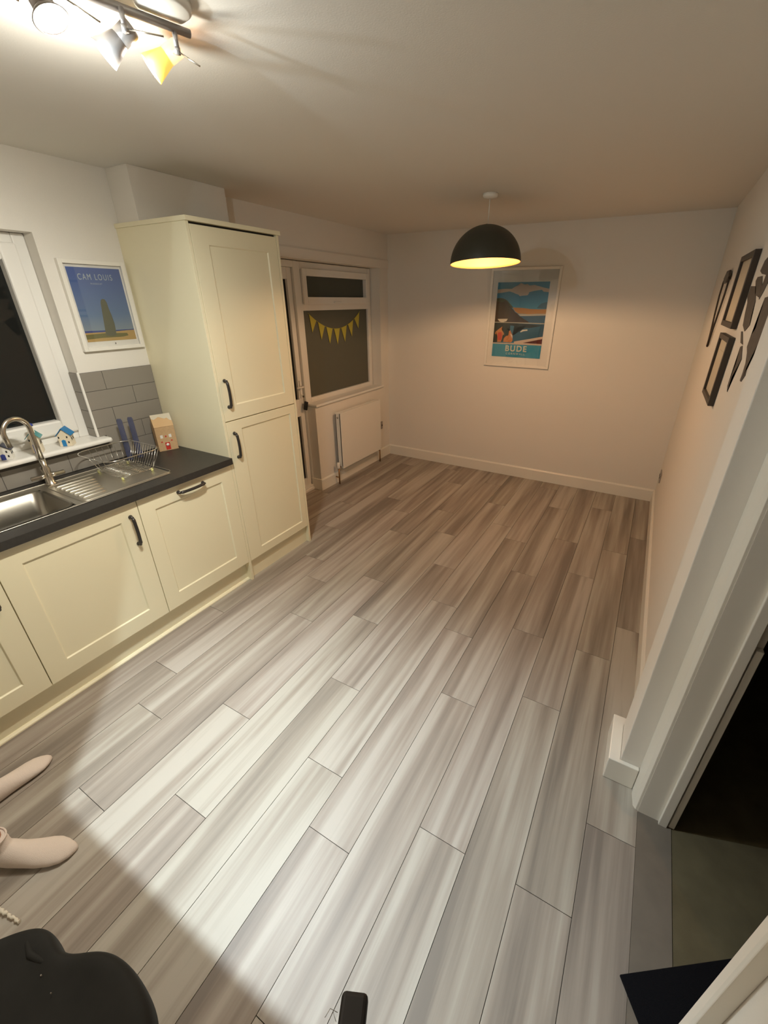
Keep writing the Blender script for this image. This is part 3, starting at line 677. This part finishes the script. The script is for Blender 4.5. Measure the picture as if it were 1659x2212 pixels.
l.new(t_.outputs['Object'], s_.inputs[0]); l.new(s_.outputs['Z'], r_.inputs['Value']); r_.inputs['From Min'].default_value = .06; r_.inputs['From Max'].default_value = .40
l.new(r_.outputs[0], c_.inputs[0]); e = c_.color_ramp.elements; e[0].color = (.28, .33, .33, 1); e[1].color = (.075, .13, .36, 1); q = c_.color_ramp.elements.new(.35); q.color = (.12, .20, .34, 1)
l.new(c_.outputs[0], b.inputs['Base Color'])
CI = dict(sea=ink('navy_sea', (.05, .08, .26)), grass=ink('dune', (.50, .33, .12)), green=ink('olive', (.17, .16, .06)), stone=ink('stone', (.13, .13, .085)), pale=ink('pale_letters', (.50, .56, .56)))
C_ = {'sea':[(0,0.156),(0.39,0.153),(0.614,0.15),(0.869,0.153),(1,0.154),(1,0.12),(0.605,0.12),(0,0.12)],
'grass':[(0,0.127),(0.341,0.128),(0.606,0.13),(0.864,0.139),(1,0.14),(1.0,0.0),(0.0,0.0)],
'green':[(0,0.103),(0.375,0.113),(0.828,0.099),(0.847,0.062),(0.723,0.047),(0.311,0.048),(0,0.037)],
'stone':[(0.455,0.53),(0.475,0.575),(0.515,0.59),(0.555,0.583),(0.58,0.537),(0.585,0.457),(0.605,0.376),(0.605,0.308),(0.62,0.24),(0.60,0.075),(0.52,0.065),(0.385,0.08),(0.43,0.367)]}
poly_print('print', cp, [([(0, 0), (1, 0), (1, 1), (0, 1)], CSKY)]+[(C_[k], CI[k]) for k in ('sea', 'grass', 'green', 'stone')], None, mc)
bm = text_bm('CAM LOUIS', .040, 1.28, 0); place(bm, mc(.49, .875, .0012), (0, .70, 0), (0, 0, 1), (1, 0, 0)); obj('lettering', bm, CI['pale'], cp)
bm = text_bm('PLOUESCAT', .010, 1.3, 0); place(bm, mc(.48, .79, .0012), (0, .9, 0), (0, 0, 1), (1, 0, 0)); obj('lettering', bm, CI['pale'], cp)
bm = bm_(); box(bm, (.0175, cy0+t, cz0+t), (.0190, cy1-t, cz1-t)) if False else box(bm, (.0175, cy0+.02, cz0+.02), (.0190, cy1-.02, cz1-.02)); obj('picture_glass', bm, PGLASS, cp)
bm = bm_(); box(bm, (.0192, -.180, 1.548), (.0200, -.176, 1.556)); obj('frame_mark', bm, FRAMEB, cp)

# ------------------------------------------------------------------ radiator
rd = thing('radiator', 'white flat panel radiator on the dwarf wall under the garden window', 'radiator', (.06, 2.12, .13))
ry0, ry1, rz0, rz1 = 1.752, 2.515, .170, .755
bm = bm_(); box(bm, (.082, ry0, rz0), (.100, ry1, rz1)); obj('front_panel', bm, WHITEPL, rd, .004)
bm = bm_(); box(bm, (.030, ry0, rz0+.005), (.046, ry1, rz1-.005)); obj('back_panel', bm, WHITEPL, rd, .004)
for y in (ry0, ry1-.012):
    bm = bm_(); box(bm, (.030, y, rz0+.02), (.098, y+.012, rz1-.01)); obj('side_cover', bm, WHITEPL, rd, .003)
bm = bm_(); box(bm, (.03, ry0, rz1-.012), (.098, ry1, rz1-.002)); obj('top_grille', bm, WHITEPL, rd, .002)
bm = bm_(); lathe(bm, (.064, ry0, rz1-.045), [(0, 0), (.010, 0), (.010, .005), (.005, .006), (.005, .012), (0, .012)], (0, -1, 0), 16); obj('bleed_valve', bm, STEELB, rd)
bm = bm_(); tube(bm, [(.06, ry0-.03, .0), (.06, ry0-.03, .17)], .0075, 12); tube(bm, [(.0, ry0-.030, .075), (.06, ry0-.03, .075)], .006, 10) ; tube(bm, [(.06, ry0-.03, .175), (.06, ry0-.0, .190)], .009, 10); obj('pipe', bm, COPPER, rd)
bm = bm_(); lathe(bm, (.06, ry0-.032, .175), [(0, 0), (.013, 0), (.017, .012), (.0175, .055), (.014, .066), (0, .068)], seg=20); obj('thermostat_valve', bm, WHITEPL, rd)
bm = bm_(); tube(bm, [(.06, ry1+.028, 0), (.06, ry1+.028, .165)], .0075, 12); tube(bm, [(.06, ry1+.028, .14), (.06, ry1-.03, .165)], .008, 10); obj('pipe', bm, COPPER, rd)
for y in (ry0+.12, ry1-.14):
    bm = bm_(); box(bm, (0, y, rz0+.06), (.032, y+.03, rz1-.06)); obj('bracket', bm, WHITEPL, rd)

# sockets
def socket(label, box_a, box_b, slot):
    t = thing('wall_socket', label, 'socket', [(box_a[i]+box_b[i])/2 for i in range(3)]); bm = bm_(); box(bm, box_a, box_b); obj('faceplate', bm, GREYMETAL, t, .002)
    
    for a, b in slot: bm = bm_(); box(bm, a, b); obj('switch', bm, BLACKP, t)
socket('brown metal wall socket low on the right wall by the far corner', (W-.009, 2.58, .295), (W-.001, 2.725, .380), [((W-.012, 2.61, .33), (W-.009, 2.625, .35)), ((W-.012, 2.68, .33), (W-.009, 2.695, .35))])
socket('small brown socket on the left wall beside the radiator', (.001, 2.665, .365), (.012, 2.70, .455), [((.012, 2.675, .40), (.014, 2.69, .42))])

# ------------------------------------------------------------------ pendant lamp
pd = thing('pendant_lamp', 'black dome pendant lamp glowing orange inside, hanging from the ceiling', 'lamp', (1.562, 1.556, 2.0))
bm = bm_(); lathe(bm, (1.564, 1.556, H), [(0, 0), (.048, 0), (.048, -.012), (.042, -.022), (.012, -.027), (0, -.028)]); obj('ceiling_rose', bm, WHITEPL, pd)
bm = bm_(); tube(bm, [(1.562, 1.556, H-.02), (1.562, 1.556, 2.215)], .003, 10); obj('flex', bm, WHITEPL, pd)
bm = bm_(); zr = 1.995; R0 = .236; Ht = .224; tilt = Vector((-.052, .055, 1)).normalized()
prof = [(R0*math.cos(a), Ht*math.sin(a)**1.0) for a in [PI/2*i/22 for i in range(22)]]+[(.012, Ht+.002)]
lathe(bm, (1.562, 1.556, zr), prof, tilt, 72); lathe(bm, (1.562, 1.556, zr), [(.012, Ht+.001), (.010, Ht+.004), (0, Ht+.005)], tilt, 24)
obj('lamp_shade', bm, SHADE, pd, recalc=False)
bm = bm_(); prof2 = [((R0-.003)*math.cos(a), (Ht-.004)*math.sin(a)) for a in [PI/2*i/22 for i in range(23)]]; prof2[-1] = (0, Ht-.004)
lathe(bm, (1.562, 1.556, zr), [(R0, 0), (R0-.003, 0)]+prof2[1:], tilt, 72); obj('shade_lining', bm, SHADEIN, pd, recalc=False)
bm = bm_(); lathe(bm, (1.562, 1.556, 2.215), [(0, 0), (.018, 0), (.020, -.035), (.016, -.06), (0, -.06)], seg=24); obj('bulb_holder', bm, WHITEPL, pd)
bm = bm_(); lathe(bm, (1.562, 1.556, 2.174), [(.012, 0), (.014, -.02), (.024, -.05), (.028, -.075), (.024, -.097), (.012, -.110), (0, -.113)], seg=28); bo = obj('bulb', bm, BULBO, pd)


# ------------------------------------------------------------------ ceiling spotlight bar
sp = thing('ceiling_spotlight_bar', 'grey metal bar of lit ceiling spotlights above the sink', 'light', (1.50, -.85, H-.03))
ra, rb = Vector((1.541, -.632, 2.352)), Vector((1.36, -1.22, 2.352))
rdir = (rb-ra).normalized()
bm = bm_(); tube(bm, [ra, ra.lerp(rb, .5), rb], .0085, 12); obj('rail', bm, GREYMETAL, sp)
bm = bm_(); lathe(bm, (1.545, -.70, H), [(0, 0), (.062, 0), (.060, -.014), (.052, -.020), (0, -.021)]); obj('ceiling_plate', bm, WHITEPL, sp)
for nme, k in (('a', .35), ('b', .80)):
    p = ra.lerp(rb, k); bm = bm_(); tube(bm, [p, (p.x, p.y, H)], .006, 10); obj('mounting_post', bm, GREYMETAL, sp)
def head(stem_xy, joint_z, face, dirv, rod_end, lit=True, frost=False, r0=.020, r1=.031, ln=.055):
    st = Vector((*stem_xy, 2.350)); jt = Vector((*stem_xy, joint_z)); dv = Vector(dirv).normalized(); face = Vector(face)
    hd_bm = bm_(); back = face-dv*ln
    lathe(hd_bm, back-dv*.035, [(0, 0), (r0*.9, 0), (r0, .004), (r0, .038), (r0*.85, .040)], dv, 28); obj_ = obj('lamp_head', hd_bm, FROST if frost else GREYMETAL, sp)
    bm = bm_(); tube(bm, [st, jt], .0055, 10); tube(bm, [jt, back-dv*.015], .0045, 8); lathe(bm, jt+Vector((0, 0, -.006)), [(0, 0), (.007, 0), (.007, .012), (0, .012)], seg=12); obj('stem', bm, GREYMETAL, sp)
    bm = bm_(); lathe(bm, back, [(r0*.8, 0), (r0, .006), (r0*1.2, ln*.45), (r1, ln), (r1-.003, ln), (r0*1.1, ln*.5)], dv, 32); obj('reflector', bm, AMBERG if frost else GREYMETAL, sp)
    bm = bm_(); lathe(bm, back, [(r1-.003, ln-.002), (r1*.6, ln+.001), (0, ln+.003)], dv, 32); bb = obj('bulb_face', bm, BULBW, sp)
    bm = bm_(); tube(bm, [jt, rod_end], .0018, 8); obj('adjusting_rod', bm, STEELB, sp)
head((1.505, -.780), 2.316, (1.412, -.782, 2.290), (-.50, -.60, -.62), (1.585, -.745, 2.300))
head((1.530, -.668), 2.312, (1.420, -.668, 2.299), (-.56, -.62, -.56), (1.599, -.668, 2.273), frost=True)
head((1.470, -.895), 2.335, (1.459, -.912, 2.291), (.45, .10, -.886), (1.54, -.86, 2.29), r0=.022, r1=.036, ln=.022)
head((1.435, -1.010), 2.316, (1.40, -1.02, 2.285), (-.1, -.5, -.9), (1.50, -.99, 2.28))

# ------------------------------------------------------------------ right wall pictures and decal
def wall_frame(label, y0, y1, z0, z1, xf, tn, tf, tz):
    """black frame on the right wall, face at x = xf"""
    t = thing('picture', label, 'picture', (W-.01, (y0+y1)/2, z0))
    bm = bm_(); box(bm, (xf, y0, z0), (W-.001, y0+tn, z1)); box(bm, (xf, y1-tf, z0), (W-.001, y1, z1)); box(bm, (xf, y0+tn, z0), (W-.001, y1-tf, z0+tz)); box(bm, (xf, y0+tn, z1-tz), (W-.001, y1-tf, z1)); obj('frame', bm, FRAMEB, t, .0015)
    bm = bm_(); box(bm, (xf+.012, y0+tn, z0+tz), (W-.002, y1-tf, z1-tz)); obj('mount', bm, MOUNT, t)
    bm = bm_(); box(bm, (xf+.011, y0+tn+.05, z0+tz+.05), (xf+.0118, y1-tf-.05, z1-tz-.05)); obj('print', bm, CI['pale'] if False else MOUNT, t)
wall_frame('upper black framed picture on the right wall next to the grey wall decal', .935, 1.365, 1.655, 1.968, 2.978, .028, .028, .024)
wall_frame('lower black framed picture on the right wall, just below the other', .870, 1.270, 1.318, 1.622, 2.978, .028, .028, .024)
hw = thing('wall_ornament', 'thin dark teardrop-shaped wall hanging, farthest ornament on the right wall', 'ornament', (2.99, 1.93, 1.5))
bm = bm_(); tube(bm, [(2.992, y, z) for y, z in ((1.90, 1.505), (1.955, 1.60), (2.04, 1.70), (2.10, 1.80), (2.09, 1.875), (2.00, 1.925), (1.88, 1.925), (1.80, 1.875), (1.80, 1.80), (1.83, 1.70), (1.875, 1.60))], .0055, 8, True); obj('wire_outline', bm, FRAMEB, hw)
bm = bm_(); tube(bm, [(2.992, 1.90, 1.505), (2.992, 1.90, 1.60)], .007, 8); obj('drop', bm, FRAMEB, hw)
bm = bm_(); prism(bm, [(2.984, y, z) for y, z in ((2.06, 1.895), (1.98, 1.935), (1.86, 1.935), (1.80, 1.90), (1.86, 1.87), (1.98, 1.865))], (.012, 0, 0)); obj('crest', bm, FRAMEB, hw, .003)
MAPP = [[(0.91,1.827),(0.768,1.824),(0.666,1.768),(0.645,1.721),(0.612,1.685),(0.686,1.659),(0.78,1.678),(0.826,1.72),(0.858,1.763),(0.917,1.787)],[(0.772,1.654),(0.734,1.656),(0.622,1.613),(0.69,1.615)],[(0.66,1.602),(0.619,1.609),(0.538,1.567),(0.568,1.532),(0.617,1.49),(0.607,1.45),(0.615,1.428),(0.655,1.447),(0.651,1.49),(0.626,1.542)],[(0.422,1.784),(0.25,1.73),(0.2,1.69),(0.24,1.65),(0.287,1.63),(0.339,1.601),(0.368,1.563),(0.349,1.53),(0.386,1.503),(0.414,1.503),(0.412,1.529),(0.421,1.564),(0.462,1.596),(0.506,1.614),(0.504,1.651),(0.456,1.681),(0.493,1.718),(0.467,1.745),(0.483,1.781)],[(0.808,1.858),(0.699,1.857),(0.63,1.82),(0.614,1.782),(0.725,1.793),(0.826,1.844)],[(0.762,1.913),(0.709,1.923),(0.526,1.834),(0.558,1.802),(0.598,1.775),(0.634,1.807),(0.623,1.858),(0.728,1.866),(0.793,1.879)],[(.55,1.93),(.40,1.96),(.25,1.90),(.30,1.84),(.42,1.85),(.50,1.88)]]
md = thing('wall_decal', 'large grey silhouette decal in ragged patches on the right wall', 'wall decal', (W-.002, .6, 1.43))
for P in MAPP:
    bm = bm_(); prism(bm, [(W-.0022, y, z) for y, z in P], (.0018, 0, 0)); bmesh.ops.triangulate(bm, faces=bm.faces); obj('decal_patch', bm, DECAL, md)

# ------------------------------------------------------------------ door mat
bm = bm_(); a = Vector((.82, .57, 0)).normalized(); b = Vector((a.y, -a.x, 0)); c0 = Vector((3.007, -.885, .0016))
P = [c0, c0+a*.72, c0+a*.72+b*.24, c0+b*.24]; prism(bm, P, (0, 0, .009)); obj('door_mat', bm, MATM, None, .002, label='black door mat lying askew across the doorway threshold', cat='mat')

# ------------------------------------------------------------------ person at the left edge
pe = thing('person', 'person standing at the left edge in pale pink ankle socks, only the feet in view', 'person', (.95, -1.6, 0))
A1 = Vector((.818, -1.575, 0)); A2 = Vector((1.098, -1.622, 0)); h1 = math.radians(92); h2 = math.radians(26)
def ell(c, u, v, ru, rv, n=20, flat=None):
    P = []
    for k in range(n):
        q = c+u*(ru*math.cos(2*PI*k/n))+v*(rv*math.sin(2*PI*k/n))
        if flat is not None and q.z < flat: q.z = flat
        P.append(q)
    return P
def sock(A, h, top, bend=0., k=1.0):
    f = Vector((math.cos(h), math.sin(h), 0)); s = Vector((-f.y, f.x, 0)); zz = Vector((0, 0, 1)); bm = bm_()
    rings = []
    for d, w_, hh in ((-.052, .010, .030), (-.046, .022, .052), (-.02, .031, .080), (.02, .033, .082), (.06, .034, .070), (.10, .039, .056), (.135, .042, .046), (.16, .040, .038), (.18, .030, .030), (.195, .016, .022), (.202, .005, .013)):
        u = max(0, d)/.198; ang = h+bend*u*1.5; s2 = Vector((-math.sin(ang), math.cos(ang), 0))
        rings.append(ell(A+f*d*1.08+s*(bend*u*u*.11)+zz*(hh*.46+.001), s2, zz, w_*k, hh*.54*k, 20, .001))
    loft(bm, rings)
    rings = [ell(A+f*.0+zz*.03, s, f, .028, .036), ell(A+zz*.06, s, f, .031, .040), ell(A-f*.006+zz*.085, s, f, .032, .041), ell(A-f*.010+zz*.105, s, f, .033, .040), ell(A-f*.012+zz*top, s, f, .034, .041)]
    loft(bm, rings)
    o = obj('sock', bm, SOCK, pe)
    rm = o.modifiers.new('remesh', 'REMESH'); rm.mode = 'VOXEL'; rm.voxel_size = .0035; rm.use_smooth_shade = True
    sm = o.modifiers.new('smooth', 'SMOOTH'); sm.iterations = 6
    for i, (dz, rr) in enumerate(((0, .0030), (-.028, .0012))):
        bm = bm_(); tube(bm, [Vector(p) for p in ell(A-f*.012+zz*(top+dz), s, f, .0345-.0008*i, .0415-.0008*i, 28)], rr, 8, True); c = obj('sock_cuff' if i == 0 else 'sock_seam', bm, SOCK, o)
    return o
sock(A1, h1, .125, 0, 1.05); sock(A2, h2, .125, .42, 1.18)
# one continuous body, standing out of frame
bm = bm_()
J = {}
def jv(n_, p, r):
    v = bm.verts.new(p); J[n_] = (v, r); return v
hip = Vector((.92, -1.66, .90))
jv('pelvis', hip, (.13, .10))
for nm, A, sgn, h in (('l', A1, -1, h1), ('r', A2, 1, h2)):
    hp = Vector((hip.x+sgn*.085, hip.y-sgn*.01, .86)); kn = Vector((A.x*.6+hp.x*.4, A.y*.6+hp.y*.4+.01, .48))
    jv('h'+nm, hp, (.085, .085)); jv('k'+nm, kn, (.052, .055)); jv('c'+nm, kn.lerp(Vector((A.x, A.y, .10)), .35)+Vector((0, -.01, 0)), (.050, .052)); jv('a'+nm, Vector((A.x-math.cos(h)*.012, A.y-math.sin(h)*.012, .11)), (.027, .030)); jv('f'+nm, Vector((A.x, A.y, .045)), (.024, .026)); jv('t'+nm, Vector((A.x+math.cos(h)*.13, A.y+math.sin(h)*.13, .022)), (.022, .012))
jv('waist', hip+Vector((0, 0, .18)), (.12, .085)); jv('chest', hip+Vector((0, 0, .40)), (.14, .10)); jv('neck', hip+Vector((0, 0, .54)), (.05, .05)); jv('head0', hip+Vector((0, .01, .62)), (.06, .07)); jv('head1', hip+Vector((0, .01, .74)), (.075, .09))
fwd = Vector((.45, .89, 0)); sd_ = Vector((.89, -.45, 0))
for nm, sgn in (('l', -1), ('r', 1)):
    s0 = hip+sd_*sgn*.17+Vector((0, 0, .47)); e0 = s0+sd_*sgn*.05+Vector((0, 0, -.28)); w0 = e0+fwd*.06+Vector((0, 0, -.24))
    jv('s'+nm, s0, (.05, .05)); jv('e'+nm, e0, (.036, .036)); jv('w'+nm, w0, (.024, .02)); jv('p'+nm, w0+Vector((0, 0, -.07)), (.022, .035))
    for q in range(4): 
        b0 = w0+Vector((0, 0, -.10))+fwd*(.027-.018*q); jv('g%s%d' % (nm, q), b0, (.009, .009)); jv('i%s%d' % (nm, q), b0+Vector((0, 0, -.045+.006*abs(q-1)))+sd_*(-sgn)*.012, (.0075, .0075))
    jv('m'+nm, w0+Vector((0, 0, -.075))+fwd*.045, (.010, .010))
E_ = [('pelvis', 'waist'), ('waist', 'chest'), ('chest', 'neck'), ('neck', 'head0'), ('head0', 'head1')]
for nm in 'lr':
    E_ += [('pelvis', 'h'+nm), ('h'+nm, 'k'+nm), ('k'+nm, 'c'+nm), ('c'+nm, 'a'+nm), ('a'+nm, 'f'+nm), ('f'+nm, 't'+nm), ('chest', 's'+nm), ('s'+nm, 'e'+nm), ('e'+nm, 'w'+nm), ('w'+nm, 'p'+nm), ('p'+nm, 'm'+nm)]
    for q in range(4): E_ += [('p'+nm, 'g%s%d' % (nm, q)), ('g%s%d' % (nm, q), 'i%s%d' % (nm, q))]
for a, b in E_: bm.edges.new((J[a][0], J[b][0]))
bm.verts.index_update(); radii = {v.index: r for v, r in J.values()}; root = J['pelvis'][0].index
o = obj('body', bm, SKIN, pe, recalc=False)
sk_ = o.modifiers.new('skin', 'SKIN'); sk_.use_smooth_shade = True
if not o.data.skin_vertices: o.data.skin_vertices.new() if hasattr(o.data.skin_vertices, 'new') else None
try:
    for i, d in enumerate(o.data.skin_vertices[0].data): d.radius = radii[i]; d.use_root = (i == root)
except Exception as ex: print('skin', ex)
ss = o.modifiers.new('sub', 'SUBSURF'); ss.levels = ss.render_levels = 2
# face, hair and clothes
hc = hip+Vector((0, .01, .70))
def blob(name, c, r, m, par, seg=20):
    bm = bm_(); bmesh.ops.create_uvsphere(bm, u_segments=seg, v_segments=seg//2, radius=1)
    for v in bm.verts: v.co = Vector(c)+sd_*v.co.x*r[0]+fwd*v.co.y*r[1]+Vector((0, 0, v.co.z*r[2]))
    return obj(name, bm, m, par, smooth=True)
blob('hair', hc-fwd*.018+Vector((0, 0, .045)), (.088, .10, .10), HAIRM, pe)
bm = bm_(); loft(bm, [ell(hip+Vector((0, 0, z)), sd_, fwd, rx, ry, 28) for z, rx, ry in ((-.02, .175, .13), (.08, .165, .12), (.2, .15, .11), (.34, .17, .125), (.44, .19, .115), (.50, .13, .08))]); obj('top', bm, DARKCLOTH, pe)
for nm in 'lr':
    P = [J_ for J_ in ()]
for (A, sgn) in ((A1, -1), (A2, 1)):
    hp = Vector((hip.x+sgn*.085, hip.y-sgn*.01, .89)); kn = Vector((A.x*.6+hp.x*.4, A.y*.6+hp.y*.4+.01, .48)); bm = bm_()
    tube(bm, [hp, hp.lerp(kn, .5), kn, kn.lerp(Vector((A.x, A.y, .1)), .35)], [.105, .090, .072, .070], 24); obj('trouser_leg', bm, DARKCLOTH, pe)

# white cord end on the floor
bm = bm_(); a = Vector((1.190, -1.715, .012)); b = Vector((1.338, -1.686, .008)); pts = []; rs = []
for i in range(41):
    t = i/40; p = a.lerp(b, t)+Vector((.0015*math.sin(t*30), .0015*math.cos(t*30), 0)); pts.append(p); rs.append(.0042+.0016*math.sin(t*58))
tube(bm, pts, rs, 10); tube(bm, [p+Vector((.0, 0, .002)) for p in pts[8:26]], [r*1.25 for r in rs[8:26]], 10)
obj('cord', bm, CORD, None, label='end of a white twisted cord on the floor at the left edge', cat='cord')

# ------------------------------------------------------------------ black chair, bottom-left
ch = thing('chair', 'black padded office chair cut off by the bottom-left corner', 'chair', (1.85, -1.88, 0))
out = [(1.60, -1.86), (1.655, -1.775), (1.700, -1.722), (1.727, -1.686), (1.757, -1.660), (1.780, -1.652), (1.800, -1.650), (1.822, -1.653), (1.848, -1.655), (1.876, -1.645), (1.908, -1.620), (1.935, -1.606), (1.968, -1.598), (2.012, -1.596), (2.062, -1.602), (2.100, -1.612), (2.135, -1.635), (2.170, -1.70), (2.185, -1.80), (2.175, -1.95), (2.12, -2.06), (1.98, -2.12), (1.80, -2.11), (1.66, -2.03), (1.60, -1.95)]
bm = bm_(); cxy = Vector((1.90, -1.86, 0)); ringsets = []
for s_, z_ in ((.95, .405), (1.01, .418), (1.025, .44), (1.025, .475), (1.015, .492), (.98, .502), (.90, .503), (.80, .497), (.6, .490), (.35, .486), (.1, .485)):
    ringsets.append([bm.verts.new((cxy.x+(x-cxy.x)*s_, cxy.y+(y-cxy.y)*s_, z_)) for x, y in out])
n = len(out)
for A, B_ in zip(ringsets, ringsets[1:]):
    for k in range(n): F = bm.faces.new((A[k], A[(k+1) % n], B_[(k+1) % n], B_[k])); F.smooth = True
bm.faces.new(ringsets[0][::-1]); bm.faces.new(ringsets[-1]); so = obj('seat', bm, CHAIRM, ch); ssb = so.modifiers.new('sub', 'SUBSURF'); ssb.levels = ssb.render_levels = 2
bm = bm_()
for x, y, r in ((1.858, -1.692, .0014), (1.905, -1.695, .0011)):
    lathe(bm, (x, y, .498), [(0, 0), (r, .0), (r, .004), (0, .005)], seg=8)
obj('lint_speck', bm, FLUFF, ch)
bm = bm_(); tube(bm, [(1.758, -1.672, .488), (1.772, -1.682, .497), (1.80, -1.688, .498), (1.835, -1.680, .496), (1.855, -1.668, .488)], [.004, .006, .007, .006, .004], 12); obj('seat_fold', bm, CHAIRM, ch)
bm = bm_(); tube(bm, [(1.90, -1.88, .41), (1.90, -1.88, .12)], .028, 20); obj('gas_column', bm, BLACKP, ch)
for k in range(5):
    a = 2*PI*k/5+.9; e = Vector((1.90+.27*math.cos(a), -1.88+.27*math.sin(a), .075)); bm = bm_(); tube(bm, [(1.90, -1.88, .13), e], [.026, .016], 12); lg = obj('leg', bm, BLACKP, ch)
    bm = bm_(); lathe(bm, (e.x, e.y, .029)-Vector((0, .012, 0)) if False else Vector((e.x, e.y-.012, .0285)), [(0, 0), (.027, 0), (.028, .003), (.028, .021), (.027, .024), (0, .024)], (0, 1, 0), 20); tube(bm, [(e.x, e.y, .04), (e.x, e.y, .075)], .006, 8); obj('caster', bm, BLACKP, lg)
bm = bm_(); obox(bm, (2.498, -1.464, .637), (.0220, .0100, 0), (.022, -.048, .0), (0, 0, .013)); ar = obj('armrest', bm, BLACKP, ch, .008, label='square black armrest end', seg=3)
bm = bm_(); tube(bm, [(2.500, -1.478, .618), (2.468, -1.478, .60), (2.44, -1.54, .57), (2.40, -1.66, .50), (2.28, -1.74, .41), (2.05, -1.80, .40)], .022, 14); obj('armrest_bracket', bm, BLACKP, ch)
bm = bm_()
for q in ((2.462, -1.452, .64, -.012, -.004, .006), (2.466, -1.462, .64, -.010, .006, 0), (2.516, -1.446, .64, .008, -.006, .004)):
    p = Vector(q[:3]); d = Vector(q[3:]); tube(bm, [p, p+d+Vector((0, 0, .004)), p+d*1.2+Vector((.0, -.012, 0))], .0005, 5)
obj('loose_thread', bm, FLUFF, ch)
